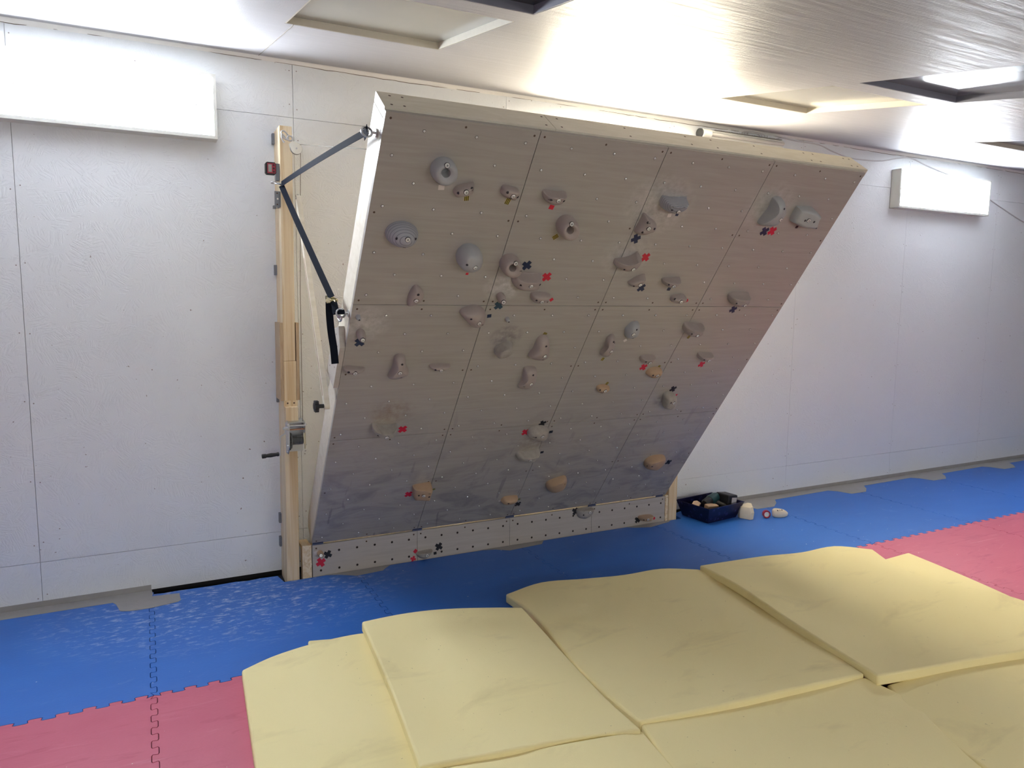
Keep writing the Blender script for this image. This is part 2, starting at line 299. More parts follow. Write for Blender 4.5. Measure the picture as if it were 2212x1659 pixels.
('b','jug','rose',0.035,[(1.5508,1.2444),(1.5556,1.2586),(1.6012,1.2628),(1.6439,1.2556),(1.6464,1.2335),(1.6256,1.2122),(1.5905,1.2136),(1.5612,1.2294)],(1.6047,1.234),[(1.5751,1.2424)],None,'small flat topped hold with a red tape cross under its left side'),
('b','crimp','tan',0.035,[(1.6409,1.1368),(1.6494,1.1628),(1.6849,1.1762),(1.7248,1.1669),(1.7418,1.1471),(1.7428,1.1164),(1.7085,1.0989),(1.6646,1.1166)],(1.699,1.1403),[(1.6679,1.1441)],None,'small tan oval hold against the third vertical seam,striped tape above'),
('b','crimp','tan',0.03,[(1.3675,1.0369),(1.3702,1.0595),(1.401,1.0652),(1.4403,1.0514),(1.4487,1.0318),(1.4309,1.0098),(1.3964,1.0122)],(1.4061,1.0437),[(1.3768,1.0473)],None,"smallest tan button hold,low in the third column's middle panel"),
('b','jug','rose',0.06,[(1.7266,1.4454),(1.7241,1.4696),(1.74,1.4784),(1.8028,1.4654),(1.8445,1.4664),(1.8567,1.4509),(1.8587,1.4156),(1.8183,1.3985),(1.7718,1.4064),(1.7412,1.4244)],(1.7974,1.4322),[(1.758,1.4416)],None,'cup shaped hold on the third vertical seam just below the upper seam'),
('b','jug','rose',0.055,[(1.9175,1.6362),(1.913,1.6581),(1.9362,1.6697),(1.9896,1.6711),(2.0387,1.6693),(2.0541,1.6505),(2.0611,1.6121),(2.0186,1.5911),(1.966,1.5985),(1.9342,1.6174)],(2.0103,1.6212),[(1.9494,1.6314)],None,'cup shaped hold sitting on the upper seam in the right column'),
('b','jug','rose',0.045,[(1.9328,1.251),(1.932,1.2688),(1.9677,1.2676),(2.0306,1.2606),(2.0351,1.2366),(2.01,1.2179),(1.9671,1.2246),(1.943,1.2363)],(1.9909,1.2429),[(1.9552,1.2502)],None,'small flat topped hold in the right column with a red tape cross beneath'),
('b','dome','chalky',0.05,[(1.8574,0.9276),(1.8445,0.9674),(1.871,0.9849),(1.914,0.9704),(1.9495,0.9366),(1.9759,0.8789),(1.9628,0.8477),(1.9181,0.8498),(1.8821,0.8783)],(1.9088,0.9318),[(1.8838,0.9392)],(1.8644,0.9579),'chalk stained egg shaped hold under a black tape cross near the lower seam'),
('b','dome','grey',0.07,[(1.8601,2.2006),(1.8983,2.2046),(1.9312,2.1802),(1.9591,2.1401),(1.959,2.1027),(1.9402,2.0636),(1.88,2.0572),(1.8486,2.0634),(1.8434,2.0791),(1.8533,2.1169),(1.8607,2.1437),(1.8548,2.1899)],(1.9085,2.1213),[(1.8904,2.1767)],(1.8692,2.1605),'tall grey tapering hold above two tape crosses in the right column'),
('b','block','grey',0.06,[(2.028,2.167),(2.1249,2.1714),(2.1732,2.1477),(2.1726,2.1257),(2.1866,2.0794),(2.1092,2.0729),(2.0383,2.0895),(2.0286,2.1106)],(2.0936,2.1252),[(2.0764,2.1212),(2.1232,2.1243)],(2.0757,2.137),"grey angular block hold nearest the board's right edge"),
('b','jug','chalky',0.06,[(0.183,0.8707),(0.1866,0.8936),(0.2227,0.8784),(0.2804,0.8726),(0.3021,0.88),(0.3082,0.8619),(0.2964,0.8152),(0.2625,0.8109),(0.2204,0.8234),(0.1907,0.8503)],(0.2485,0.8482),[(0.2084,0.8565)],None,'chalky saddle shaped hold on the lower seam left of a red tape cross'),
('b','block','tan',0.055,[(0.4798,0.3955),(0.4908,0.405),(0.5738,0.4133),(0.5838,0.3974),(0.5826,0.3106),(0.5445,0.3016),(0.5053,0.2998),(0.4921,0.3264)],(0.5322,0.3697),[(0.5093,0.3646),(0.5606,0.3663)],(0.5197,0.4026),'tan rectangular block hold on the lowest part of the first vertical seam'),
('b','dome','chalky',0.05,[(1.0483,0.7482),(1.0638,0.7787),(1.1118,0.7883),(1.159,0.7731),(1.1781,0.7426),(1.1871,0.6922),(1.1574,0.673),(1.1049,0.6931),(1.0658,0.7138)],(1.1241,0.7464),[(1.0851,0.7432)],(1.0979,0.7683),'rounded pale hold between a red cross and a black patch under the lower seam'),
('b','jug','chalky',0.05,[(1.0369,0.5713),(1.0536,0.5904),(1.1067,0.588),(1.1699,0.5972),(1.1788,0.5746),(1.1686,0.5413),(1.1511,0.513),(1.094,0.5251),(1.052,0.5437)],(1.1103,0.5607),[],None,'rough chalk coated hold on the second vertical seam of the lowest panels'),
('b','dome','tan',0.055,[(1.3279,0.2642),(1.3328,0.3015),(1.3944,0.3296),(1.4368,0.3326),(1.4611,0.2906),(1.4627,0.2225),(1.4125,0.1986),(1.3612,0.22)],None,[(1.4169,0.3546)],(1.3638,0.3192),'tan wedge hold with a dark crack,lowest panel of the third column'),
('b','crimp','tan',0.04,[(1.06,0.1794),(1.0799,0.2045),(1.1496,0.2018),(1.1655,0.1846),(1.1449,0.1494),(1.1054,0.1421),(1.0696,0.1584)],None,[(1.0921,0.1858)],None,'thin tan edge hold close to the kickboard in the second column'),
('b','dome','tan',0.055,[(2.0044,0.3458),(1.9881,0.397),(2.0244,0.431),(2.1067,0.43),(2.1448,0.3956),(2.1492,0.3453),(2.114,0.2981),(2.0435,0.3153)],None,[(1.999,0.3741),(2.0192,0.386)],(2.0235,0.4219),'tan rounded hold between red and black tape in the bottom right panel'),
('k','jug','chalky',0.045,[(1.6416,0.1615),(1.6609,0.1728),(1.7163,0.1701),(1.7564,0.1645),(1.7687,0.1526),(1.7495,0.1202),(1.7022,0.0999),(1.6544,0.1186)],(1.7167,0.1492),[(1.6727,0.1369)],None,"half round hold right of a black cross on the kickboard's third seam"),
('k','jug','tan',0.05,[(2.1238,0.0586),(2.1581,0.065),(2.228,0.0597),(2.2374,0.0439),(2.2208,0.0206),(2.1684,0.0224),(2.1332,0.0371)],(2.1703,0.0451),[(2.1446,0.0441)],None,'tan hold at the right end of the kickboard touching the floor tape'),
('k','knob','tan',0.05,[(0.058,0.1207),(0.0555,0.1122),(0.0492,0.1066),(0.0407,0.1056),(0.0323,0.1093),(0.0263,0.1167),(0.0242,0.1259),(0.0266,0.1343),(0.0329,0.1399),(0.0414,0.1409),(0.0498,0.1373),(0.0559,0.1299)],(0.0367,0.1273),[],None,'small round knob hold at the left end of the kickboard'),
('k','jug','chalky',0.04,[(0.5786,0.0414),(0.5997,0.052),(0.6703,0.0537),(0.6667,0.0349),(0.6346,0.0051),(0.5925,0.0186)],(0.631,0.033),[],None,"shell shaped hold at the kickboard's first seam near the blue mat"),
]
MARKS=[
('b','stripes','yellow',(0.3626,2.0773),8,1,"black and yellow striped tape under the small wedge hold at the board's upper left"),
('b','stripes','yellow',(0.5359,2.075),-12,1,'black and yellow striped tape under the hold left of the top seam'),
('b','sq','red',(0.7355,2.0643),-10,1.1,'red tape square under the half moon hold in the second column'),
('b','stripes','yellow',(0.801,1.9301),-50,1,"black and yellow striped tape left of the second column's ring hold"),
('b','sq','red',(0.4515,1.7353),0,0.6,'sliver of red tape below the ball shaped hold'),
('b','x','navy',(0.713,1.7856),15,1.15,'dark blue tape cross right of the ring hold on the first vertical seam'),
('b','x','red',(0.8288,1.7304),10,1.15,'red tape cross at the right end of the wide loaf shaped hold'),
('b','x','teal',(0.6422,1.5747),5,1.1,'teal tape cross under the small knob hold near the upper seam'),
('b','sq','red',(0.8955,1.6088),45,0.9,'red tape square at the right tip of the low oval hold'),
('b','sq','navy',(0.6128,1.5172),10,1,'dark tape square right of the rounded triangular hold'),
('b','x','navy',(0.055,1.38),5,1.1,'dark blue tape cross under the knob hold at the left edge'),
('b','stripes','yellow',(0.9286,1.4076),-20,1,'black and yellow striped tape above the tall bell shaped hold'),
('b','sq','navy',(1.3656,2.0747),0,0.8,'dark blue tape patch under the large grey half bowl hold'),
('b','x','navy',(1.2054,1.9424),-20,1.15,'dark blue tape cross under the triangular hold'),
('b','x','red',(1.3019,1.8505),5,1.15,'red tape cross right of the crescent shaped hold'),
('b','x','navy',(1.357,1.6828),5,1.1,'dark blue tape cross under the slanted wing shaped hold'),
('b','sq','navy',(1.5223,1.6785),-5,1,'dark blue tape patch under the flat topped hold in the third column'),
('b','sq','red',(1.6659,1.6105),30,1,'red tape square right of the small oval hold above the upper seam'),
('b','sq','red',(1.4137,1.4771),-5,0.9,'red tape square on top of the pale egg shaped hold'),
('b','sq','clear',(1.408,1.3623),40,0.9,'pale tape patch under the egg shaped hold'),
('b','stripes','yellow',(1.3234,1.2422),-15,0.8,'black and yellow striped tape at the foot of the long narrow hold'),
('b','x','red',(1.6091,1.1749),-10,1.1,'red tape cross under the small flat topped hold in the third column'),
('b','stripes','yellow',(1.7124,1.1741),-20,0.8,'black and yellow striped tape above the tan oval hold'),
('b','stripes','yellow',(1.4228,1.0694),-20,0.8,'black and yellow striped tape above the smallest tan button hold'),
('b','stripes','yellow',(1.8071,1.3768),-20,0.8,'striped tape beneath the cup hold on the third vertical seam'),
('b','x','navy',(2.0052,1.557),-15,1.1,'dark blue tape cross under the cup hold on the upper seam'),
('b','x','red',(2.0032,1.1789),-10,1.05,'red tape cross under the flat topped hold in the right column'),
('b','x','black',(1.8969,1.0001),-10,1.1,'black tape cross above the chalk stained egg hold'),
('b','tri','red',(1.9475,0.9494),0,0.9,'tiny red tape triangle beside the chalk stained egg hold'),
('b','x','navy',(1.9209,2.0217),-5,1.2,'dark blue tape cross under the tall grey tapering hold'),
('b','x','red',(1.9673,2.0266),-5,1.2,'red tape cross under the tall grey tapering hold'),
('b','sq','black',(2.1098,2.0574),0,0.8,'black tape patch at the lower left of the grey block hold'),
('b','x','red',(0.3441,0.8338),5,1.15,'red tape cross right of the chalky saddle shaped hold'),
('b','x','red',(0.471,0.3283),0,1.1,'red tape cross left of the tan rectangular block hold'),
('b','sq','olive',(0.6103,0.3454),10,0.8,'olive tape patch at the right end of the tan rectangular block hold'),
('k','sq','clear',(0.023,0.1284),10,1.3,'pale tape patch left of the knob hold on the kickboard'),
('k','x','black',(0.0816,0.1117),15,1.1,'black tape cross right of the knob hold on the kickboard'),
('k','x','red',(0.0435,0.0734),-15,1.25,'red tape cross below the knob hold on the kickboard'),
('k','sq','red',(0.5745,0.0547),45,1.1,"upper red tape piece at the kickboard's first seam"),
('k','x','red',(0.561,0.012),25,0.8,"lower red tape piece at the kickboard's first seam beside the mat"),
('k','x','black',(0.7164,0.0612),10,1.15,"black tape cross upper right of the kickboard's shell shaped hold"),
('k','sq','black',(0.6933,0.0249),5,0.9,"black tape square right of the kickboard's shell shaped hold"),
('b','x','black',(1.1255,0.7989),-15,1.05,'black tape cross on the lower seam beside the second vertical seam'),
('b','x','red',(1.0419,0.7414),5,1.15,'red tape cross left of the rounded pale hold under the lower seam'),
('b','sq','black',(1.2029,0.7263),5,1.1,'black tape patch right of the rounded pale hold under the lower seam'),
('b','sq','red',(1.057,0.5737),5,0.9,'red tape patch at the left end of the rough chalk coated hold'),
('b','sq','black',(1.2022,0.5641),5,1,'black tape patch at the right end of the rough chalk coated hold'),
('b','x','black',(1.1918,0.114),0,1,'black tape cross right of the thin tan edge hold above the kickboard'),
('b','sq','olive',(1.1861,0.1592),5,0.8,'olive tape patch at the right tip of the thin tan edge hold'),
('b','sq','clear',(1.0586,0.1674),20,0.9,'pale tape patch at the left tip of the thin tan edge hold'),
('b','sq','red',(2.0074,0.3752),15,1.1,'red tape patch left of the tan hold in the bottom right panel'),
('b','x','black',(2.1962,0.3476),-10,1.1,'black tape cross right of the tan hold in the bottom right panel'),
('k','x','black',(1.6358,0.1545),10,1.2,"black tape cross left of the kickboard's half round hold"),
('k','x','black',(2.1203,0.036),5,1.1,"black tape cross left of the hold at the kickboard's right end"),
('k','sq','red',(2.2577,0.0291),40,0.9,"red tape square right of the hold at the kickboard's right end"),
('b','sq','clear',(0.2534,2.1111),5,1.2,'pale tape patch under the round grey bowl hold'),
('b','sq','clear',(1.3277,2.0676),10,1,'pale tape patch under the large grey half bowl hold'),
]
NUBS=[('b', (0.0287, 1.5162), 'grey screw-on nub near the left edge below the upper seam'), ('b', (0.7044, 1.5022), 'grey screw-on nub in the second column below the upper seam')]
PADS={
'A':[[(0.5499,-1.138,0.05),(0.6664,-1.0938,0.0591),(0.7877,-1.0994,0.0797),(0.9117,-1.1108,0.093),(1.0349,-1.1147,0.092),(1.15,-1.16,0.092)],[(0.538,-1.3704,0.05),(0.6544,-1.335,0.0542),(0.7745,-1.3394,0.0677),(0.8968,-1.3485,0.0752),(1.0184,-1.3515,0.0714),(1.1336,-1.3877,0.0683)],[(0.5263,-1.6027,0.05),(0.6428,-1.5761,0.0502),(0.7621,-1.5794,0.0574),(0.8831,-1.5862,0.0601),(1.0036,-1.5884,0.0543),(1.1192,-1.6155,0.0491)],[(0.5152,-1.8351,0.05),(0.6329,-1.8174,0.0488),(0.7524,-1.8195,0.0523),(0.8731,-1.824,0.0529),(0.9934,-1.8255,0.0477),(1.1105,-1.8435,0.0429)],[(0.505,-2.0676,0.05),(0.6244,-2.0587,0.049),(0.7447,-2.0598,0.0504),(0.8655,-2.062,0.0503),(0.9862,-2.0627,0.0473),(1.1053,-2.0718,0.0445)],[(0.495,-2.3,0.05),(0.616,-2.3,0.0492),(0.737,-2.3,0.0484),(0.858,-2.3,0.0476),(0.979,-2.3,0.0468),(1.1,-2.3,0.046)]],
'X':[[(0.8294,-0.9905,0.046),(0.9835,-1.0324,0.046),(1.1377,-1.0743,0.046),(1.2918,-1.1162,0.046),(1.4459,-1.1581,0.046),(1.6,-1.2,0.046)],[(0.8215,-1.0824,0.046),(0.9772,-1.1179,0.046),(1.1329,-1.1534,0.046),(1.2886,-1.1889,0.046),(1.4443,-1.2245,0.046),(1.6,-1.26,0.046)],[(0.8137,-1.1743,0.046),(0.9709,-1.2034,0.046),(1.1282,-1.2326,0.046),(1.2855,-1.2617,0.046),(1.4427,-1.2909,0.046),(1.6,-1.32,0.046)],[(0.8058,-1.2662,0.046),(0.9646,-1.2889,0.046),(1.1235,-1.3117,0.046),(1.2823,-1.3345,0.046),(1.4412,-1.3572,0.046),(1.6,-1.38,0.046)],[(0.7979,-1.3581,0.046),(0.9583,-1.3745,0.046),(1.1187,-1.3909,0.046),(1.2792,-1.4072,0.046),(1.4396,-1.4236,0.046),(1.6,-1.44,0.046)],[(0.79,-1.45,0.046),(0.952,-1.46,0.046),(1.114,-1.47,0.046),(1.276,-1.48,0.046),(1.438,-1.49,0.046),(1.6,-1.5,0.046)]],
'B':[[(1.028,-1.1102,0.14),(1.1726,-1.1144,0.145),(1.3173,-1.1207,0.1401),(1.4616,-1.1314,0.1264),(1.6043,-1.1546,0.1118),(1.7463,-1.183,0.096)],[(1.0169,-1.302,0.1299),(1.1638,-1.3088,0.1046),(1.3108,-1.3173,0.1187),(1.4576,-1.3284,0.1063),(1.6028,-1.3511,0.0888),(1.747,-1.381,0.0703)],[(1.0046,-1.4938,0.1189),(1.1501,-1.503,0.0929),(1.2957,-1.5134,0.1078),(1.4413,-1.5247,0.0971),(1.5854,-1.5468,0.0816),(1.728,-1.5778,0.0657)],[(0.9903,-1.6855,0.1039),(1.1337,-1.6971,0.0792),(1.2772,-1.7093,0.0971),(1.4209,-1.7208,0.0909),(1.5631,-1.7422,0.0804),(1.7035,-1.7745,0.0705)],[(0.9699,-1.8765,0.0999),(1.1133,-1.8907,0.0632),(1.2566,-1.905,0.0818),(1.4004,-1.9168,0.0781),(1.5427,-1.9378,0.0711),(1.6829,-1.9714,0.0766)],[(0.9448,-2.0671,0.105),(1.0917,-2.0841,0.0999),(1.2387,-2.1007,0.0944),(1.3863,-2.1132,0.087),(1.5324,-2.1339,0.0815),(1.6761,-2.1692,0.08)]],
'C':[[(1.7913,-0.9211,0.05),(2.0005,-0.8995,0.0675),(2.2088,-0.9668,0.0758),(2.417,-1.0215,0.0807),(2.6309,-1.0527,0.0897),(2.8336,-1.1185,0.075)],[(1.8048,-1.1624,0.05),(2.0183,-1.1531,0.0643),(2.2316,-1.2122,0.0695),(2.4452,-1.2595,0.0702),(2.6632,-1.2876,0.0725),(2.8724,-1.3429,0.0546)],[(1.7796,-1.4019,0.048),(1.9886,-1.4058,0.0627),(2.1979,-1.4577,0.0688),(2.4078,-1.4985,0.0699),(2.6211,-1.5245,0.0703),(2.8277,-1.5704,0.0545)],[(1.7361,-1.6406,0.048),(1.941,-1.6579,0.0632),(2.1471,-1.7025,0.0706),(2.3539,-1.7369,0.0729),(2.5629,-1.7607,0.0728),(2.7677,-1.7972,0.0607)],[(1.7145,-1.8812,0.0587),(1.9126,-1.911,0.0719),(2.1124,-1.9475,0.0786),(2.3134,-1.9748,0.0804),(2.5154,-1.9957,0.0786),(2.7154,-2.022,0.0695)],[(1.7015,-2.1225,0.075),(1.8906,-2.1646,0.0846),(2.0822,-2.1928,0.0895),(2.2751,-2.2127,0.0901),(2.4679,-2.2304,0.0861),(2.661,-2.2462,0.08)]],
'D':[[(2.8412,-1.1124,0.092),(3.0607,-1.1232,0.0899),(3.278,-1.1467,0.0901),(3.4897,-1.2029,0.0958),(3.7104,-1.2391,0.1105),(3.889,-1.3514,0.1)],[(2.8174,-1.352,0.1038),(3.0171,-1.3702,0.075),(3.2153,-1.3969,0.0922),(3.4092,-1.4494,0.0973),(3.6099,-1.4872,0.1075),(3.777,-1.5862,0.0984)],[(2.779,-1.5895,0.1041),(2.9813,-1.6137,0.076),(3.1829,-1.6423,0.0928),(3.3814,-1.6895,0.0962),(3.5847,-1.7275,0.1041),(3.7627,-1.8119,0.0983)],[(2.735,-1.8264,0.0998),(2.9692,-1.8544,0.0746),(3.2034,-1.8828,0.0926),(3.4357,-1.9226,0.0958),(3.6707,-1.9588,0.1022),(3.8888,-2.0265,0.1001)],[(2.6972,-2.0641,0.0996),(2.9409,-2.1015,0.0673),(3.1852,-2.1351,0.0859),(3.4288,-2.173,0.0876),(3.6732,-2.2127,0.091),(3.9089,-2.2691,0.1003)],[(2.6604,-2.3021,0.1),(2.9075,-2.3504,0.1044),(3.156,-2.3908,0.1034),(3.4049,-2.4284,0.0998),(3.6526,-2.4733,0.0995),(3.9,-2.52,0.1)]],
'E':[[(3.55,-1.42,0.05),(3.6665,-1.4161,0.052),(3.783,-1.4123,0.054),(3.8995,-1.4084,0.056),(4.016,-1.4046,0.058),(4.1325,-1.4007,0.06)],[(3.5,-1.656,0.05),(3.619,-1.6529,0.0518),(3.7381,-1.6498,0.0536),(3.8571,-1.6466,0.0554),(3.9761,-1.6435,0.0572),(4.0952,-1.6404,0.059)],[(3.45,-1.892,0.05),(3.57,-1.8893,0.0515),(3.6901,-1.8867,0.0529),(3.8101,-1.884,0.0544),(3.9301,-1.8813,0.0558),(4.0502,-1.8787,0.0573)],[(3.4,-2.128,0.05),(3.5199,-2.1255,0.0509),(3.6398,-2.1231,0.0519),(3.7597,-2.1206,0.0528),(3.8796,-2.1181,0.0538),(3.9995,-2.1157,0.0547)],[(3.35,-2.364,0.05),(3.476,-2.3626,0.0505),(3.6021,-2.3613,0.0509),(3.7281,-2.3599,0.0514),(3.8541,-2.3585,0.0519),(3.9801,-2.3572,0.0523)],[(3.3,-2.6,0.05),(3.434,-2.6,0.05),(3.568,-2.6,0.05),(3.702,-2.6,0.05),(3.836,-2.6,0.05),(3.97,-2.6,0.05)]],
'F':[[(1.7108,-2.1185,0.062),(1.9019,-2.1418,0.0652),(2.0932,-2.1651,0.0641),(2.2875,-2.1745,0.0649),(2.4796,-2.1921,0.0658),(2.6635,-2.2454,0.066)],[(1.6673,-2.3118,0.0598),(1.8747,-2.3284,0.0619),(2.0821,-2.3451,0.0594),(2.2918,-2.3506,0.0572),(2.5,-2.3627,0.0538),(2.7014,-2.4033,0.0486)],[(1.6379,-2.5077,0.06),(1.8329,-2.5208,0.0644),(2.028,-2.5339,0.0644),(2.2249,-2.5386,0.0637),(2.4204,-2.5482,0.0612),(2.611,-2.5793,0.0564)],[(1.6166,-2.7049,0.06),(1.8005,-2.7123,0.0642),(1.9844,-2.7198,0.0649),(2.1694,-2.7217,0.0645),(2.3536,-2.7269,0.0623),(2.5345,-2.7464,0.058)],[(1.599,-2.9025,0.06),(1.7779,-2.9057,0.0627),(1.9568,-2.9089,0.0633),(2.1364,-2.9093,0.063),(2.3155,-2.9113,0.0616),(2.4929,-2.9204,0.0587)],[(1.58,-3.1,0.06),(1.758,-3.1,0.06),(1.936,-3.1,0.06),(2.114,-3.1,0.06),(2.292,-3.1,0.06),(2.47,-3.1,0.06)]],
'G':[[(2.7171,-2.2988,0.05),(2.8852,-2.3273,0.0656),(3.0699,-2.3221,0.0704),(3.25,-2.3203,0.0675),(3.3988,-2.3701,0.0616),(3.5,-2.5,0.055)],[(2.6348,-2.4672,0.0485),(2.8131,-2.4925,0.0631),(3.0046,-2.4906,0.0682),(3.1925,-2.4916,0.0665),(3.3552,-2.5337,0.0614),(3.48,-2.64,0.055)],[(2.5719,-2.6416,0.0479),(2.7565,-2.6623,0.0606),(2.9509,-2.6626,0.0655),(3.1427,-2.6651,0.0646),(3.3156,-2.6985,0.0606),(3.46,-2.78,0.055)],[(2.5394,-2.8251,0.0489),(2.7242,-2.8394,0.0584),(2.9155,-2.8402,0.0623),(3.105,-2.8424,0.0621),(3.282,-2.8652,0.0593),(3.44,-2.92,0.055)],[(2.5212,-3.013,0.0505),(2.7033,-3.0201,0.056),(2.8886,-3.0204,0.0584),(3.0731,-3.0214,0.0586),(3.2513,-3.0327,0.0573),(3.42,-3.06,0.055)],[(2.5,-3.2,0.052),(2.68,-3.2,0.0526),(2.86,-3.2,0.0532),(3.04,-3.2,0.0538),(3.22,-3.2,0.0544),(3.4,-3.2,0.055)]],
'H':[[(0.9393,-2.0742,0.092),(1.0912,-2.0786,0.0822),(1.2425,-2.088,0.0747),(1.3919,-2.1165,0.0781),(1.541,-2.146,0.08),(1.6923,-2.1509,0.062)],[(0.9375,-2.2594,0.092),(1.0848,-2.2629,0.0842),(1.2317,-2.2705,0.0774),(1.377,-2.2933,0.0785),(1.5222,-2.3169,0.0776),(1.6691,-2.3209,0.0599)],[(0.9356,-2.4445,0.092),(1.0783,-2.4472,0.0858),(1.2207,-2.4529,0.0797),(1.362,-2.4701,0.0789),(1.5031,-2.4878,0.076),(1.6455,-2.4908,0.06)],[(0.9337,-2.6297,0.092),(1.0716,-2.6315,0.0865),(1.2093,-2.6353,0.0808),(1.3462,-2.6467,0.0781),(1.483,-2.6586,0.0736),(1.6206,-2.6606,0.06)],[(0.9319,-2.8148,0.092),(1.0648,-2.8157,0.0865),(1.1976,-2.8176,0.0806),(1.33,-2.8234,0.0761),(1.4624,-2.8293,0.0704),(1.5952,-2.8303,0.06)],[(0.93,-3.0,0.092),(1.058,-3.0,0.0856),(1.186,-3.0,0.0792),(1.314,-3.0,0.0728),(1.442,-3.0,0.0664),(1.57,-3.0,0.06)]],
}
# ------------------------------------------------------------------ layout (metres)
TH=0.6303; HK=0.1814; YK=0.1694; XB=1.0156; PW=0.5862; S1,S2,S3=0.7895,1.5745,2.3661
O=V((XB,-YK,HK)); UP=V((0,-math.sin(TH),math.cos(TH))); NB=V((0,-math.cos(TH),-math.sin(TH)))
def frame(o,x,y,z):
    m=Matrix.Identity(4)
    for i in range(3): m[i][0]=x[i];m[i][1]=y[i];m[i][2]=z[i];m[i][3]=o[i]
    return m
BF=frame(O,V((1,0,0)),UP,NB); KF=frame(V((XB,-YK,0)),V((1,0,0)),V((0,0,1)),V((0,-1,0)))
H0=2.6804; CS=.16
XL,XR,YF=-2.6,10.5,-6.2
def cz(y): return H0+CS*y
def cen(P): return (sum(a for a,b in P)/len(P),sum(b for a,b in P)/len(P))
HC=[cen(h[4]) for h in HOLDS]
wear=[(HC[17][0]-.005,HC[17][1]+.075,.09,.075,(95,88,96),.85),(HC[37][0]+.02,HC[37][1]+.1,.13,.09,(120,95,75),.6),
 (HC[10][0],HC[10][1]+.05,.1,.08,(225,222,220),.6),(HC[13][0]+.01,HC[13][1]+.05,.12,.1,(215,212,212),.55),
 (HC[20][0]-.06,HC[20][1]-.02,.2,.16,(214,210,208),.5),(HC[22][0],HC[22][1]+.02,.15,.12,(214,210,208),.4),
 (HC[35][0]-.02,HC[35][1]+.02,.16,.14,(214,212,212),.4),(HC[40][0]+.02,HC[40][1]+.1,.13,.08,(112,98,84),.7),(HC[34][0]-.05,HC[34][1],.07,.06,(84,82,92),.7)]
M_WALL=m_wall(); M_CEIL=m_ceiling()
M_DARK=plain('dark_gap',(22,22,24),.9); M_CONC=plain('dark_floor_concrete',(38,38,42),.9,bump=.4)
M_PLY=m_ply('birch_panel',(165,160,154),(156,150,143),wear=wear,rough=.34)
M_PLYK=m_ply('birch_kickboard',(182,176,168),(172,164,155),rough=.5)
M_PLYR=m_ply('raw_plywood',(218,211,196),(204,195,176),(2,9,9),rough=.5)
M_EDGE=m_ply('plywood_edge',(176,156,132),(140,118,98),(1,60,60),rough=.6)
M_PINE=m_pine()
M_STEEL=plain('zinc_steel',(200,202,206),.28,1,.05); M_BRASSY=plain('yellow_zinc',(200,190,150),.3,1,.05)
M_NUT=plain('nut_steel',(238,238,236),.25,.5,.03); M_HOLE=plain('screw_recess',(84,68,58),.9)
M_BLACK=plain('black_plastic',(22,22,26),.45); M_WEB=plain('black_webbing',(20,24,34),.9,spec=.1)
M_LAMP=plain('lamp_enamel',(208,208,200),.35,noise=.02)
M_HOLD={'rose':plain('rose_grey_resin',(164,152,146),.6,noise=.08,ns=30,bump=.3),'grey':plain('grey_resin',(166,167,168),.6,noise=.07,ns=30,bump=.3),
 'tan':plain('bare_wood_hold',(180,152,124),.6,noise=.12,ns=26,bump=.3),'chalky':plain('chalky_resin',(164,158,150),.85,noise=.22,ns=45,bump=.8)}
M_RINGH=m_rings('contoured_grey_hold',(162,163,168),(104,105,114),95.)
TAPE={'red':(196,30,58),'navy':(24,40,72),'teal':(40,66,84),'black':(16,17,24),'yellow':(196,176,70),'clear':(206,198,192),'olive':(110,112,62)}
M_TAPE={k:plain(k+'_tape',c,.45,noise=.05) for k,c in TAPE.items()}
M_DUCT=plain('grey_duct_tape',(152,150,148),.28,noise=.12,ns=14,bump=1.0)
M_FOAM=m_foam()
M_BLUE=m_mat('blue_eva_mat',(40,104,196),(52,116,206),True); M_RED=m_mat('red_eva_mat',(196,92,118),(206,108,130),False)
M_WHITE=plain('white_plastic',(225,224,216),.45,noise=.02); M_CABLE=plain('white_cable',(200,198,198),.5)
M_LCD=plain('grey_display',(150,155,150),.25); M_REDP=plain('red_plastic',(150,40,60),.4)

# ------------------------------------------------------------------ setting
struct(MB().bb((XL,YF,-.09),(XR,.1,-.032)),'floor',M_CONC)
mb=MB(); mb.bb((XL,.012,.0),(XR,.1,H0+.1),3); mb.bb((XL,.012,-.09),(XR,.1,-.0001),1)
sx=[XL]+[-.219+1.222*k for k in range(-1,9)]+[XR]; rows=[.003,.2184,2.399,H0-.004]
for i in range(len(sx)-1):
    for j in range(3):
        g=.0010; mb.bb((sx[i]+g,0,rows[j]+(g if j else 0)),(sx[i+1]-g,.012,rows[j+1]-g),0)
# screw heads along the sheet seams
for x in sx[1:-1]:
    for z in [.05,.3,.62,.98,1.3,1.62,1.95,2.28,2.46,2.62]:
        for s in (-.018,.018): mb.disc((x+s+random.uniform(-.003,.003),-.0006,z+random.uniform(-.02,.02)),(0,-1,0),.0032,8,2)
struct(mb,'wall_back',[M_WALL,M_DARK,plain('wall_screw',(150,140,138),.6),plain('seam_filler',(96,92,94),.9)])
for nm,a,b in (('wall_left',(XL-.1,YF,-.09),(XL,.1,H0+.1)),('wall_right',(XR,YF,-.09),(XR+.1,.1,H0+.1)),('wall_front',(XL-.1,YF-.1,-.09),(XR+.1,YF,H0+.1))):
    struct(MB().bb(a,b),nm,M_WALL)
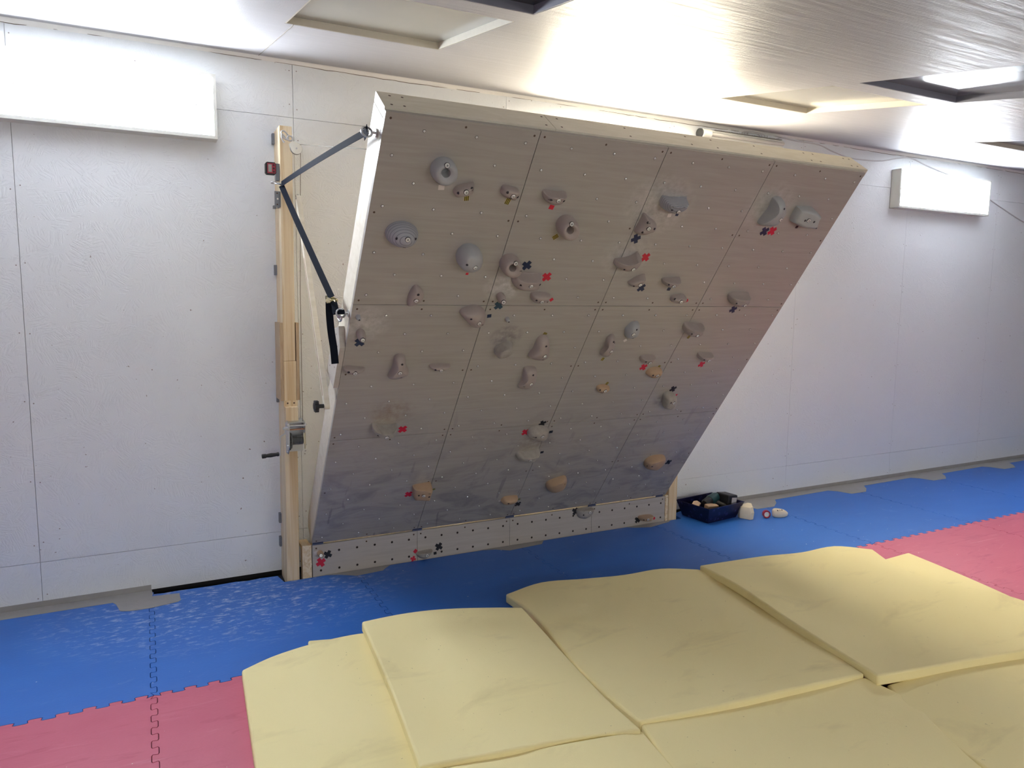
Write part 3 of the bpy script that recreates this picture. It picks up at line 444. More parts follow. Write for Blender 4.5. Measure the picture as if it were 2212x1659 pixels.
# sloping ceiling with recessed hatches
hx=[(.805,1.44),(2.985,3.63),(5.15,5.80),(7.33,7.97)]; hy=[(-.95,-1.665),(-1.80,-2.52)]
ys=[0,-.95,-1.665,-1.80,-2.52,YF]; xs=[XL]+[a for p in hx for a in p]+[XR]
mb=MB()
for i in range(len(xs)-1):
    for j in range(len(ys)-1):
        if i%2==1 and j in (1,3): continue
        x0,x1,y0,y1=xs[i],xs[i+1],ys[j],ys[j+1]
        mb.add([(x0,y0,cz(y0)),(x1,y0,cz(y0)),(x1,y1,cz(y1)),(x0,y1,cz(y1)),(x0,y0,cz(y0)+.02),(x1,y0,cz(y0)+.02),(x1,y1,cz(y1)+.02),(x0,y1,cz(y1)+.02)],
            [(0,1,2,3),(7,6,5,4),(0,4,5,1),(1,5,6,2),(2,6,7,3),(3,7,4,0)])
mb.add([(XL,.1,cz(.1)+.09),(XR,.1,cz(.1)+.09),(XR,YF,cz(YF)+.09),(XL,YF,cz(YF)+.09)],[(0,1,2,3)])
struct(mb,'ceiling',M_CEIL)
# caulked joint where ceiling meets wall, with its ragged crack
mb=MB(); n=260
pts=[]
for k in range(n+1):
    x=XL+(XR-XL)*k/n; pts.append((x,-.001,H0-.018+.004*math.sin(x*3.1)+random.uniform(-.0025,.0025)))
mb.tube(pts,.0016,5,1)
prof=[(-.0,-.020),(-.004,-.016),(-.012,-.008),(-.024,-.0025),(-.034,-.0055)]
vs=[];N=60
for k in range(N+1):
    x=XL+(XR-XL)*k/N
    vs+=[(x,y,H0+z+(.004*math.sin(x*3.1) if q==0 else 0)) for q,(y,z) in enumerate(prof)]
m=len(prof); mb.add(vs,[(k*m+q,k*m+q+1,k*m+m+q+1,k*m+m+q) for k in range(N) for q in range(m-1)],0)
struct(mb,'trim_1',[plain('white_caulk',(228,227,224),.5,noise=.02),plain('crack_dark',(96,84,70),.9)],smooth=60)
mb=MB(); p=[(.838+random.uniform(-.0012,.0012),y,cz(y)-.0004) for y in [-.02-.93*k/30 for k in range(31)]]; mb.tube(p,.0013,5)
struct(mb,'trim_2',plain('ceiling_joint',(120,112,100),.9))
# hatches
hm=[plain('hatch_beige',(160,158,152),.16,noise=.05,ns=5),plain('hatch_slate',(120,124,136),.14,noise=.05,ns=5),plain('hatch_charcoal',(58,56,62),.2,noise=.05,ns=5)]
hatch_lab={(0,0):"beige recessed ceiling hatch nearest the long lamp at the left",(1,0):"beige recessed ceiling hatch above the board's top right half",(2,0):"recessed ceiling hatch furthest right beside the wall",
 (0,1):"charcoal recessed ceiling hatch cut by the top edge of the photo",(1,1):"slate grey recessed ceiling hatch with bright reflection at the upper right"}
for (i,j),lab in hatch_lab.items():
    x0,x1=hx[i];y0,y1=hy[j]; zz=.028; ym=(y0+y1)/2
    t=thing('ceiling_hatch',lab,'ceiling hatch',((x0+x1)/2,ym,cz(ym)),group='recessed ceiling hatches')
    q=lambda x,y,d:(x,y,cz(y)+d); e=.0
    mb=MB(); mb.add([q(x0,y0,zz),q(x1,y0,zz),q(x1,y1,zz),q(x0,y1,zz),q(x0,y0,zz+.012),q(x1,y0,zz+.012),q(x1,y1,zz+.012),q(x0,y1,zz+.012)],[(0,1,2,3),(7,6,5,4),(0,4,5,1),(1,5,6,2),(2,6,7,3),(3,7,4,0)])
    mb.build('hatch_panel',hm[{(0,0):0,(1,0):0,(2,0):1,(0,1):2,(1,1):1}[(i,j)]],t)
    mb=MB(); w=.006
    for a,b in (((x0,y0),(x1,y0)),((x1,y0),(x1,y1)),((x1,y1),(x0,y1)),((x0,y1),(x0,y0))):
        dx,dy=b[0]-a[0],b[1]-a[1]; l=math.hypot(dx,dy); nx,ny=dy/l*w,-dx/l*w
        if (nx*((x0+x1)/2-a[0])+ny*(ym-a[1]))<0: nx,ny=-nx,-ny
        A=(a[0]+nx,a[1]+ny);B=(b[0]+nx,b[1]+ny)
        mb.add([q(*a,.0008),q(*b,.0008),q(*B,.0008),q(*A,.0008),q(*a,zz),q(*b,zz),q(*B,zz),q(*A,zz)],[(0,1,2,3),(7,6,5,4),(0,4,5,1),(1,5,6,2),(2,6,7,3),(3,7,4,0)])
    mb.build('frame',plain('hatch_frame',(190,184,170) if j==0 else (120,120,132),.5),t)

# ------------------------------------------------------------------ lamps
def wall_lamp(x0,x1,lab,col,st,z0=2.238,z1=2.54,y=0,sgn=-1,group='wall mounted fluorescent lamps'):
    t=thing('wall_lamp',lab,'lamp',((x0+x1)/2,y,(z0+z1)/2),group=group)
    d=.08*sgn; f=.014; Y=lambda a:y+a*sgn
    mb=MB(); mb.bb((x0,Y(0),z0),(x0+.003,Y(.08),z1)); mb.bb((x1-.003,Y(0),z0),(x1,Y(.08),z1)); mb.bb((x0,Y(0),z0),(x1,Y(.08),z0+.003)); mb.bb((x0,Y(0),z1-.003),(x1,Y(.08),z1)); mb.bb((x0,Y(.001),z0),(x1,Y(.004),z1))
    mb.build('housing',M_LAMP,t)
    mb=MB()
    for a,b in (((x0,z0),(x1,z0+f)),((x0,z1-f),(x1,z1)),((x0,z0+f),(x0+f,z1-f)),((x1-f,z0+f),(x1,z1-f))): mb.bb((a[0],Y(.0802),a[1]),(b[0],Y(.084),b[1]))
    mb.build('front_frame',M_LAMP,t)
    g=.004
    MB().bb((x0+f+g,Y(.068),z0+f+g),(x1-f-g,Y(.0745),z1-f-g)).build('diffuser',emit('lamp_glow',col,st),t)
    mb=MB()
    for a,b in (((x0+f,z0+f),(x1-f,z0+f+g)),((x0+f,z1-f-g),(x1-f,z1-f)),((x0+f,z0+f+g),(x0+f+g,z1-f-g)),((x1-f-g,z0+f+g),(x1-f,z1-f-g))): mb.bb((a[0],Y(.070),a[1]),(b[0],Y(.0748),b[1]))
    mb.build('gasket',plain('lamp_gasket',(110,112,118),.8),t)
    mb=MB(); zm=(z0+z1)/2; mb.bb((x0+f,Y(.075),zm-.002),(x1-f,Y(.080),zm+.002))
    k=int((x1-x0)/.09)
    for i in range(1,k):
        xx=x0+(x1-x0)*i/k; mb.bb((xx-.0008,Y(.075),z0+f),(xx+.0008,Y(.080),z1-f))
    mb.build('louvre',M_LAMP,t)
    for xx in (x0+.02,x1-.16):
        MB().cyl((xx+.02,Y(.03),z0-.006),(xx+.02,Y(.03),z0),.011,14).build('cap',M_WHITE,t)
    return t
LC=(1,.985,.96,1)
wall_lamp(-.562,.628,"long lit fluorescent lamp on the wall at the upper left",(.86,.925,1,1),LS*1.0)
wall_lamp(5.666,6.857,"lit fluorescent lamp on the wall at the right beyond the board",(.86,.925,1,1),LS*1.0)
wall_lamp(2.50,3.69,"lit fluorescent lamp hidden on the wall behind the climbing board",(1,.90,.70,1),LS*LMID)
for x in (0.0,3.0,6.0):  # assumed fill lamps out of view, added to brighten the board face
    wall_lamp(x-.6,x+.6,"unseen fill lamp added on the wall behind the camera",(1,.98,.94,1),LS*LFILL,z0=1.25,z1=1.55,y=YF,sgn=1,group='fill lamps added behind the camera')
# unlit batten lamp behind the board top
t=thing('batten_lamp',"unlit white batten lamp on the wall peeking over the board's top edge",'lamp',(4.0,0,2.6))
MB().bb((3.70,-.045,2.568),(4.42,0,2.63)).build('body',M_WHITE,t,bevel=.006)
MB().cyl((3.66,-.05,2.602),(3.735,-.05,2.602),.028,20).build('end_cap',M_WHITE,t,smooth=40,bevel=.006)
MB().cyl((3.735,-.062,2.600),(4.40,-.062,2.600),.013,14).build('tube',plain('tube_glass',(206,204,196),.2,noise=.02),t,smooth=40)
mb=MB()
for k in range(9): mb.bb((3.78+k*.07,-.05,2.6305),(3.84+k*.07,-.012,2.6345))
mb.build('vent_slot',plain('batten_vent',(150,148,142),.6),t)
mb=MB(); mb.cyl((3.645,-.04,2.602),(3.66,-.04,2.602),.03,18); mb.build('socket_ring',plain('dark_socket',(70,72,74),.5),t)
mb=MB()
pts=[(4.12+.09*math.cos(a)+.004*a,-.02-.004*math.sin(2*a),2.645+.018*math.sin(a)) for a in [k*PI/8 for k in range(0,50)]]
mb.tube(pts,.004,6); props(mb.build('cable_coil',M_CABLE,origin=(4.2,-.02,2.645),smooth=40),"loose coil of white cable above the unlit batten lamp",'cable')
def smooth_path(P,k=6):
    P=[V(a) for a in P];o=[]
    for i in range(len(P)-1):
        a,b,c,d=P[max(i-1,0)],P[i],P[i+1],P[min(i+2,len(P)-1)]
        for j in range(k):
            s=j/k; o.append(.5*((2*b)+(c-a)*s+(2*a-5*b+4*c-d)*s*s+(3*b-a-3*c+d)*s**3))
    return o+[P[-1]]
mb=MB(); mb.tube(smooth_path([(4.446,-.006,2.56),(4.40,-.006,2.61),(4.40,-.006,2.645),(4.45,-.006,2.658),(4.58,-.006,2.652),(4.82,-.006,2.648),(4.973,-.006,2.615),(5.181,-.006,2.585),(5.5,-.006,2.594),(5.70,-.006,2.63),(5.838,-.006,2.650),(5.945,-.006,2.640),(6.099,-.006,2.609),(6.349,-.006,2.567),(6.45,-.02,2.545)]),.0045,7)
props(mb.build('power_cable',M_CABLE,origin=(5.5,0,2.6),smooth=50),"white cable drooping along the wall from the board to the right lamp",'cable')
mb=MB(); mb.tube(smooth_path([(6.862,-.04,2.42),(6.98,-.006,2.40),(7.2,-.006,2.33),(7.522,-.006,2.235),(7.9,-.006,2.16),(8.4,-.006,2.12)]),.0045,7)
props(mb.build('power_cable',M_CABLE,origin=(7.5,0,2.3),smooth=50),"white cable leaving the right lamp toward the photo's right edge",'cable')

# ------------------------------------------------------------------ floor mats (puzzle tiles)
def teeth(a,b,d,n,ph=0):
    """dovetail edge from a to b, teeth of depth d to the left"""
    a=V(a);b=V(b);L=(b-a);l=L.length;t=L/l;nn=V((-t.y,t.x));o=[];P=l/n
    for k in range(n):
        s=k*P
        for q,h in ((.28,-.5),(.22,.5),(.78,.5),(.72,-.5)): o.append(a+t*(s+P*q)+nn*d*h)
    o=[p_ for i in range(len(o)) for p_ in ((o[i].lerp(o[i-1],.16),o[i].lerp(o[(i+1)%len(o)],.16)) if 0<i<len(o)-1 else (o[i],))]
    return [tuple(p) for p in o]
X0=.2444; YB=-1.095
def tile(ix,iy,mat,lab,grp,back=None,name='floor_mat'):
    x0=X0+ix-1; x1=x0+1; D=.022
    if iy==0: yt=-.012; yb=YB
    else: yt=YB-(iy-1); yb=yt-1
    if back: top=back
    elif iy==0: top=[(x0,yt),(x1,yt)]
    else: top=[(x0,yt)]+teeth((x0,yt),(x1,yt),D,12)+[(x1,yt)]
    N_=12 if iy else 13
    right=[q for q in teeth((x1,yt),(x1,yb),D,N_) if q[1]<top[-1][1]-.002]
    bot=teeth((x0,yb),(x1,yb),D,12)[::-1]
    left=[q for q in teeth((x0,yt),(x0,yb),D,N_) if q[1]<top[0][1]-.002][::-1]
    P=top+right+[(x1,yb)]+bot+[(x0,yb)]+left
    mb=MB(); bm=bmesh.new(); f=bm.faces.new([bm.verts.new((x,y,0)) for x,y in P])
    bmesh.ops.recalc_face_normals(bm,faces=bm.faces)
    r=bmesh.ops.inset_region(bm,faces=[f],thickness=.0014,use_even_offset=True,use_boundary=True)
    bmesh.ops.delete(bm,geom=r['faces'],context='FACES'); bm.verts.ensure_lookup_table()
    Q=[tuple(v.co[:2]) for v in max(bm.faces,key=lambda g:g.calc_area()).verts]; bm.free()
    mb.prism(Q,-.030,0)
    props(mb.build(name,mat,origin=(x0+.5,(yt+yb)/2,-.03)),lab,'floor mat',grp)
bl={-1:"blue puzzle mat at the wall beyond the photo's left edge",0:"blue puzzle mat at the lower left, left of the dashed seam",1:"chalky blue puzzle mat before the winch post and the board's left end",2:"blue puzzle mat before the second kickboard panel, foam pads on its front edge",
 3:"blue puzzle mat before the kickboard's right half",4:"blue puzzle mat carrying the navy basket",5:"first blue puzzle mat to the right of the basket's mat",6:"second blue puzzle mat to the right of the basket's mat",7:"third blue puzzle mat to the right of the basket's mat",8:"blue puzzle mat cut by the photo's right edge"}
yk=-.176
backs={1:[(X0,-.060),(.30,-.068),(.36,-.064),(.52,-.072),(.64,-.066),(.70,-.080),(.76,-.070),(.85,-.076),(.868,yk),(1.2444,yk)],2:[(1.2444,yk),(2.2444,yk)],3:[(2.2444,yk),(3.2444,yk)],4:[(3.2444,yk),(3.50,yk),(3.51,-.11),(3.46,-.08),(3.60,-.04),(3.66,-.015),(4.2444,-.012)]}
for ix in range(-1,9):
    tile(ix,0,M_BLUE,bl[ix],'blue puzzle mats along the wall',backs.get(ix))
rl={0:"red puzzle mat in the lower left corner, left of the seam",1:"red puzzle mat between the seam and the leftmost foam pad",4:"red puzzle mat mostly under the folded right pad, far corner showing",5:"red puzzle mat on the right directly beside the foam pads",6:"red puzzle mat cut by the photo's right edge"}
for ix in range(-1,9):
    tile(ix,1,M_RED,rl.get(ix,"red puzzle mat under the foam pads" if 1<ix<4 else "red puzzle mat beyond the photo's edge"),'red puzzle mats of the second row')
for ix in range(-1,7):
    tile(ix,2,M_RED,"red puzzle mat of the third row under or before the foam pads",'red puzzle mats of the third row')
# duct tape
def tape(P,lab,z=.0012,lip=None):
    mb=MB(); mb.prism(P,.0002,z)
    if lip: mb.bb((lip[0],-.0022,0),(lip[1],-.0004,.028))
    cx,cy=cen(P); props(mb.build('duct_tape',M_DUCT,origin=(cx,cy,.0002)),lab,'tape','grey duct tape on the mats')
tape([(-2.59,-.003),(.247,-.003),(.25,-.06),(.247,-.09),(.37,-.105),(.372,-.20),(.36,-.215),(.24,-.24),(.15,-.235),(.11,-.215),(.09,-.12),(.075,-.095),(-2.59,-.085)],"grey duct tape along the left wall foot ending in a wide patch",lip=(-2.59,.245))
tape([(1.08,-.177),(1.44,-.177),(1.40,-.215),(1.38,-.24),(1.23,-.255),(1.15,-.2)],"grey duct tape patch before the kickboard's first panel")
tape([(2.0,-.177),(2.42,-.177),(2.38,-.23),(2.15,-.25),(2.08,-.2)],"grey duct tape patch before the kickboard's middle seam")
tape([(3.04,-.177),(3.41,-.177),(3.37,-.205),(3.19,-.245),(3.1,-.215)],"grey duct tape patch at the kickboard's right end")
R=[(4.02,-.004),(9.2,-.004),(9.2,-.09)]
for cx in (8.24,7.27,6.26,5.25,4.26):
    R+=[(cx+.2,-.10),(cx+.14,-.17),(cx+.05,-.235),(cx-.11,-.23),(cx-.15,-.13),(cx-.2,-.085)]
R=R[:-1]+[(4.05,-.15),(4.10,-.07)]
tape(R,"grey duct tape along the right wall foot with wide patches at the mat seams",lip=(4.1,9.2))
# ------------------------------------------------------------------ foam pads
padlab={'A':("leftmost yellow foam pad with a dirty crease",.045),'X':("thin yellow foam pad peeking out behind the leftmost pad",.044),'B':("raised bright yellow foam pad overlapping the leftmost pad",.045),
 'C':("yellow foam pad in the middle closest to the kickboard",.045),'D':("yellow foam pad with a fold in front of the red mats on the right",.045),'E':("yellow foam pad under the folded right pad, along the red mats",.04),
 'F':("yellow foam pad at the bottom centre right",.045),'G':("yellow foam pad in the bottom right corner",.042),'H':("yellow foam pad cut by the photo's bottom edge, in front of the raised pad",.042)}
def cr(a,b,c,d,s): return .5*((2*b)+(c-a)*s+(2*a-5*b+4*c-d)*s*s+(3*b-a-3*c+d)*s**3)
def up_(R,k):
    R=[V(p) for p in R];o=[]
    for i in range(len(R)-1):
        a=R[i-1] if i else 2*R[0]-R[1]; d=R[i+2] if i+2<len(R) else 2*R[-1]-R[-2]
        for j in range(k): o.append(cr(a,R[i],R[i+1],d,j/k))
    return o+[R[-1]]
for k,(lab,t) in padlab.items():
    G=[up_(r,5) for r in PADS[k]]; G=list(map(list,zip(*[up_(c,5) for c in zip(*G)])))
    R_,C_=len(G),len(G[0])
    mb=MB(); vs=[p for r in G for p in r]; n=len(vs)
    bs=[V((p.x,p.y,max(.0005,p.z-t))) for p in vs]
    fs=[(j*C_+i,j*C_+i+1,(j+1)*C_+i+1,(j+1)*C_+i) for j in range(R_-1) for i in range(C_-1)]
    fb=[tuple(n+q for q in f[::-1]) for f in fs]
    rim=[i for i in range(C_)]+[j*C_+C_-1 for j in range(1,R_)]+[(R_-1)*C_+i for i in range(C_-2,-1,-1)]+[j*C_ for j in range(R_-2,0,-1)]
    fr=[(rim[q],rim[(q+1)%len(rim)],n+rim[(q+1)%len(rim)],n+rim[q]) for q in range(len(rim))]
    mb.add(vs+bs,fs+fb+fr)
    c=sum(vs,V())/n
    o=props(mb.build('foam_pad',M_FOAM,origin=(c.x,c.y,c.z-t),smooth=50),lab,'foam pad','yellow foam pads on the floor')
    b=o.modifiers.new('bevel','BEVEL'); b.width=.009; b.segments=3; b.limit_method='ANGLE'; b.angle_limit=math.radians(55)

# ------------------------------------------------------------------ climbing board
board=thing('climbing_board',"tilted plywood climbing board hinged above the kickboard",'climbing board',mat=BF)
ORG[board]=BF
W4=4*PW; rowsV=[0,S1,S2,S3]; T=.018
def inpoly(x,y,P,gr=.008):
    cx,cy=cen(P); P=[(cx+(a-cx)*1.06,cy+(b-cy)*1.06) for a,b in P]; c=False
    for i in range(len(P)):
        (x1,y1),(x2,y2)=P[i-1],P[i]
        if (y1>y)!=(y2>y) and x<(x2-x1)*(y-y1)/(y2-y1)+x1: c=not c
    return c
nuts=[]
for r in range(3):
    vtop=[.737,1.5205,2.3145][r]
    for c in range(4):
        px0,px1=c*PW+(.0014 if c else 0),(c+1)*PW-(.0014 if c<3 else 0); py0,py1=rowsV[r]+(.0014 if r else 0),rowsV[r+1]-(.0014 if r<2 else 0)
        mb=MB(); mb.bb((px0,py0,-T),(px1,py1,0),0,BF)
        i_=.020
        for (a,b) in ((px0+i_,py0+i_),(px1-i_,py0+i_),(px0+i_,py1-i_),(px1-i_,py1-i_),(px0+i_,(py0+py1)/2+.02),(px1-i_,(py0+py1)/2+.02),((px0+px1)/2,py0+i_),((px0+px1)/2,py1-i_)):
            mb.disc(BF@V((a,b,.0004)),NB,.0044,12,1)
        p=mb.build('panel',[M_PLY,M_HOLE],board)
        for i in range(8):
            vv=vtop-.0988*i
            for k in range(6):
                kk=c*6+k
                if kk%2!=(1 if i%2==0 else 0): continue
                uu=.0465+.0983*kk
                if any(h[0]=='b' and inpoly(uu,vv,h[4]) for h in HOLDS): continue
                nuts.append((uu,vv,p))
def nut_mesh(mb,u,v):
    c=BF@V((u,v,0))
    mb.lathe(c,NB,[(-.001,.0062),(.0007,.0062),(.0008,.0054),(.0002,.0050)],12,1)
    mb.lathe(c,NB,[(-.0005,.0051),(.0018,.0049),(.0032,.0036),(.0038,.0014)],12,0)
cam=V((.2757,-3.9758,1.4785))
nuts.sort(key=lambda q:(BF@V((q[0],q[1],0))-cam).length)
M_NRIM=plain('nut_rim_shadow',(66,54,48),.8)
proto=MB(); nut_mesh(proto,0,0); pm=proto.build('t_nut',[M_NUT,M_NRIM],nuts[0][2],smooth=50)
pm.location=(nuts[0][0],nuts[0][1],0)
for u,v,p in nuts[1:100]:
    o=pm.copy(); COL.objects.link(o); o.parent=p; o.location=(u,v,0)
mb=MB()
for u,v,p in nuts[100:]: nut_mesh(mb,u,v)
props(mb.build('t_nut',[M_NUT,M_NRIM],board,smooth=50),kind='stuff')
# header plank, two lengths
D0,D1=.020,.147
for a,b in ((0,.655),(.657,2.375)):
    mb=MB(); mb.bb((a,2.3365,-D1),(b,2.3735,-D0),0,BF); mb.bb((a,2.346,-D0-.0002),(b,2.3475,-D0+.0006),1,BF)
    xs_=[a+.03,a+.075,b-.03] if a==0 else [a+.035,a+.35,a+.66,a+.80,a+1.05,a+1.36,a+1.42,b-.09,b-.05]
    for x in xs_:
        for dd in (.045,.12): mb.disc(BF@V((x+(.012 if dd>.1 else 0),2.3739,-dd)),UP,.005,10,2)
    mb.build('header_plank',[M_PLYR,M_EDGE,M_HOLE],board,bevel=.001)
# side beams, cross beams behind
def beam(x0,x1,name='side_beam'):
    P=[(-.02,-.019),(2.334,-.019),(2.334,-.147),(.05,-.147),(.0,-.12)]
    mb=MB(); n=len(P); vs=[BF@V((x0,v,d)) for v,d in P]+[BF@V((x1,v,d)) for v,d in P]
    mb.add(vs,[tuple(range(n)),tuple(range(n,2*n))[::-1]]+[(i,(i+1)%n,n+(i+1)%n,n+i) for i in range(n)])
    return mb.build(name,M_PLYR,board,bevel=.001)
beam(0,.036); beam(W4-.036,W4); beam(PW*2-.03,PW*2+.03,'middle_beam'); beam(PW-.025,PW+.025,'middle_beam'); beam(PW*3-.025,PW*3+.025,'middle_beam')
for v in (S1,S2):
    MB().bb((.037,v-.03,-.12),(W4-.037,v+.03,-.019),0,BF).build('cross_beam',M_PINE,board)
# brace plate on the left side
P=[(1.115,-.02),(1.345,.0),(1.385,-.05),(1.40,-.075),(1.36,-.132),(1.12,-.132)]
P=[(1.125,.0),(1.352,.0),(1.418,-.062),(1.345,-.135),(1.105,-.135)]
mb=MB(); n=len(P); x0,x1=-.024,-.0012
vs=[BF@V((x0,v,d)) for v,d in P]+[BF@V((x1,v,d)) for v,d in P]
mb.add(vs,[tuple(range(n)),tuple(range(n,2*n))[::-1]]+[(i,(i+1)%n,n+(i+1)%n,n+i) for i in range(n)],0)
for v,d in ((1.33,-.035),(1.27,-.1),(1.22,-.03),(1.17,-.1),(1.36,-.08)): mb.disc(BF@V((-.0246,v,d)),(-1,0,0),.004,10,1)
mb.build('brace_plate',[M_PLYK,M_HOLE],board,bevel=.001)
# hinges at the kick seam
for u in (.03,PW,2*PW,3*PW,W4-.05):
    mb=MB(); mb.cyl(BF@V((u-.028,-.004,.003)),BF@V((u+.028,-.004,.003)),.0042,10); mb.bb((u-.028,-.002,-.001),(u+.028,.008,.0012),0,BF)
    mb.build('hinge',plain('hinge_steel',(84,92,120),.4,.6) if u<.1 else bpy.data.materials['hinge_steel'],board,smooth=40)
# eye bolts on the left side beam
def ringpts(c,a,b,r,n=18): return [V(c)+V(a)*math.cos(k*2*PI/n)*r+V(b)*math.sin(k*2*PI/n)*r for k in range(n)]
EY1=BF@V((-.030,2.262,-.062)); EY2=BF@V((-.028,1.505,-.035))
for c,d in ((EY1,.03),(EY2,.028)):
    mb=MB(); mb.cyl(c+V((.030,0,0)),c+V((.012,0,0)),.005,10); mb.cyl(c+V((.0295,0,0)),c+V((.024,0,0)),.015,16)
    mb.tube(ringpts(c+V((-.004,0,0)),(1,0,0),(0,.35,.94),.018),.004,8,closed=True)
    mb.build('eye_bolt',M_STEEL,board,smooth=40)

# kickboard
kick=thing('kickboard',"low vertical plywood kickboard standing on the floor under the climbing board",'kickboard',mat=KF); ORG[kick]=KF
for c in range(4):
    mb=MB(); a,b=c*PW+.001,(c+1)*PW-.001; mb.bb((a,-.028,-T),(b,HK-.010,0),0,KF)
    for (x,y) in ((a+.02,HK-.028),(b-.02,HK-.028),((a+b)/2,HK-.028)): mb.disc(KF@V((x,y,.0004)),(0,-1,0),.0048,12,1)
    for k in range(6):
        kk=c*6+k; uu=.0437+.09855*kk
        for vv in (.1275,.0285):
            if any(h[0]=='k' and inpoly(uu,vv,h[4]) for h in HOLDS): continue
            ctr=KF@V((uu,vv,.0004)); mb.disc(ctr,(0,-1,0),.0066,14,1); mb.disc(ctr+V((0,-.0002,0)),(0,-1,0),.0045,12,2)
    mb.build('kick_panel',[M_PLYK,M_HOLE,M_DARK],kick)
MB().bb((-.052,-.028,-.04),(-.004,HK-.006,.002),0,KF).build('end_stud',M_PINE,kick,bevel=.002)
MB().bb((W4+.002,-.028,-.04),(W4+.026,HK-.006,.002),0,KF).build('end_stud',M_PINE,kick,bevel=.002)
MB().bb((-.05,HK-.03,-.13),(-.004,HK-.012,-.042),0,KF).build('rear_block',M_PINE,kick)
MB().bb((0,HK-.032,-.06),(W4,HK-.012,-.019),0,KF).build('top_rail',M_PINE,kick)
# ------------------------------------------------------------------ holds
MK=plain('marker_ink',(48,44,52),.8)
def spline(P,n=44):
    P=[V((a,b,0)) for a,b in P]; N=len(P); o=[]
    for k in range(n):
        s=k*N/n; i=int(s); s-=i
        q=cr(P[(i-1)%N],P[i],P[(i+1)%N],P[(i+2)%N],s); o.append((q.x,q.y))
    return o
def hold_prof(ty,s,h):
    """height of the ring at relative radius s (1 at the rim)"""
    c=lambda x:max(0,x)
    if ty=='bowl':
        if s>.62: return h*math.sqrt(c(1-((s-.62)/.38)**2.2))
        if s>.36: return h*(1-.12*((.62-s)/.26)**2)
        return h*(.88*math.sqrt(c(1-((.36-s)/.36)**6)) if s>.345 else .10)
    if ty in('dome','knob'): return h*math.sqrt(c(1-s**2.3))
    if ty in('ring',): return h*(c(1-s**1.9))**.62
    if ty in('jug','ringjug'): return h*(c(1-s**3.2))**.55
    if ty=='block': return h*(c(1-s**7))**.5
    return h*(c(1-s**3))**.5
def make_hold(fr,ty,ma,h,ol,bolt,holes,peak,lab,name='climbing_hold',seed=0):
    rnd=random.Random(seed)
    cx,cy=cen(ol); M=fr@Matrix.Translation(V((cx,cy,0)))
    ol=[(a-cx,b-cy) for a,b in ol]; n=44; R=spline(ol,n)
    if ty=='block': 
        R=[];m_=len(ol)
        for k in range(n):
            s=k*m_/n;i=int(s);s-=i; a,b=ol[i],ol[(i+1)%m_]; R.append((a[0]+(b[0]-a[0])*s,a[1]+(b[1]-a[1])*s))
    top=max(y for x,y in R); 
    if peak: pk=(peak[0]-cx,peak[1]-cy)
    elif ty in('jug','ringjug'): pk=(0,top*.30)
    else: pk=(0,0)
    S=[1,.985,.955,.91,.85,.78,.70,.62,.54,.46,.39,.36,.33,.26,.18,.1,.04]
    if ty=='bowl': S=[1,.985,.955,.91,.85,.78,.70,.62,.54,.46,.40,.37,.352,.340,.33,.2,.08]
    mb=MB(); vs=[]
    for s in S:
        z=hold_prof(ty,s,h)
        for (x,y) in R:
            X=pk[0]+(x-pk[0])*s; Y=pk[1]+(y-pk[1])*s; zz=z
            if ty in('jug','ringjug'):   # lip stands proud at the top, hollow behind it
                f=(Y/top if top>0 else 0); zz=z*(1+.22*max(0,f))
                if f>.62: zz=zz*(1-1.15*((f-.62)/.38)) ; zz=max(zz,h*.10 if s<.98 else 0)
            elif ty=='block': zz=z*(1+.35*(X/(abs(max(q[0] for q in R))+1e-6)))
            elif ty=='crimp': zz=z*(1+.25*(Y/(top+1e-6)))
            wob=(math.sin(X*90+seed)*math.sin(Y*80+seed*2))*h*.03*(1-s)
            vs.append(M@V((X,Y,zz+wob)))
    m=len(S); fs=[(j*n+i,j*n+(i+1)%n,(j+1)*n+(i+1)%n,(j+1)*n+i) for j in range(m-1) for i in range(n)]+[tuple((m-1)*n+i for i in range(n))]
    fs.append(tuple(range(n))[::-1]); mb.add(vs,fs)
    t=thing(name,lab,'climbing hold',mat=M); ORG[t]=M
    body=mb.build('body',M_RINGH if ty in('ring','ringjug') else M_HOLD[ma],t,smooth=42 if ty!='block' else 30)
    bv=BVHTree.FromPolygons([M.inverted()@p for p in vs],fs)
    def hit(p,r):
        q=bv.ray_cast(V((p[0]-cx,p[1]-cy,h*2+.05)),V((0,0,-1)))
        if q[0] is None: return None
        nn=V((0,0,0))
        for a in range(6):
            w=bv.ray_cast(V((p[0]-cx+r*math.cos(a),p[1]-cy+r*math.sin(a),h*2+.05)),V((0,0,-1)))
            if w[0] is not None: nn+=w[1] if w[1].z>0 else -w[1]
        nn=nn.normalized() if nn.length else V((0,0,1)); nn=(nn+V((0,0,1.1))).normalized()
        return M@q[0],(M.to_3x3()@nn).normalized()
    if bolt:
        q=hit(bolt,.009)
        if q:
            c,nn=q; mb=MB(); c=c+nn*.0008
            mb.lathe(c,nn,[(-.003,.0104),(.0005,.0104),(.0008,.0088),(0.,.0086)],20,1)
            mb.lathe(c,nn,[(-.006,.0086),(.0012,.0086),(.0018,.0066),(.0012,.0060)],18,2)
            mb.lathe(c,nn,[(-.004,.0058),(.0026,.0058),(.0036,.0046),(.0036,.0026),(.0018,.0024)],16,0)
            mb.disc(c+nn*.0019,nn,.0024,6,1)
            mb.build('bolt',[M_NUT,MK,M_WHITE],t,smooth=40)
    if holes:
        for hp in holes:
            q=hit(hp,.006)
            if q:
                c,nn=q; mb=MB(); mb.disc(c+nn*.0009,nn,.0045,12); mb.disc(c+nn*.0005,nn,.0058,12,0,.0045)
                mb.build('screw_hole',MK,t)
    return t,hit,(cx,cy)
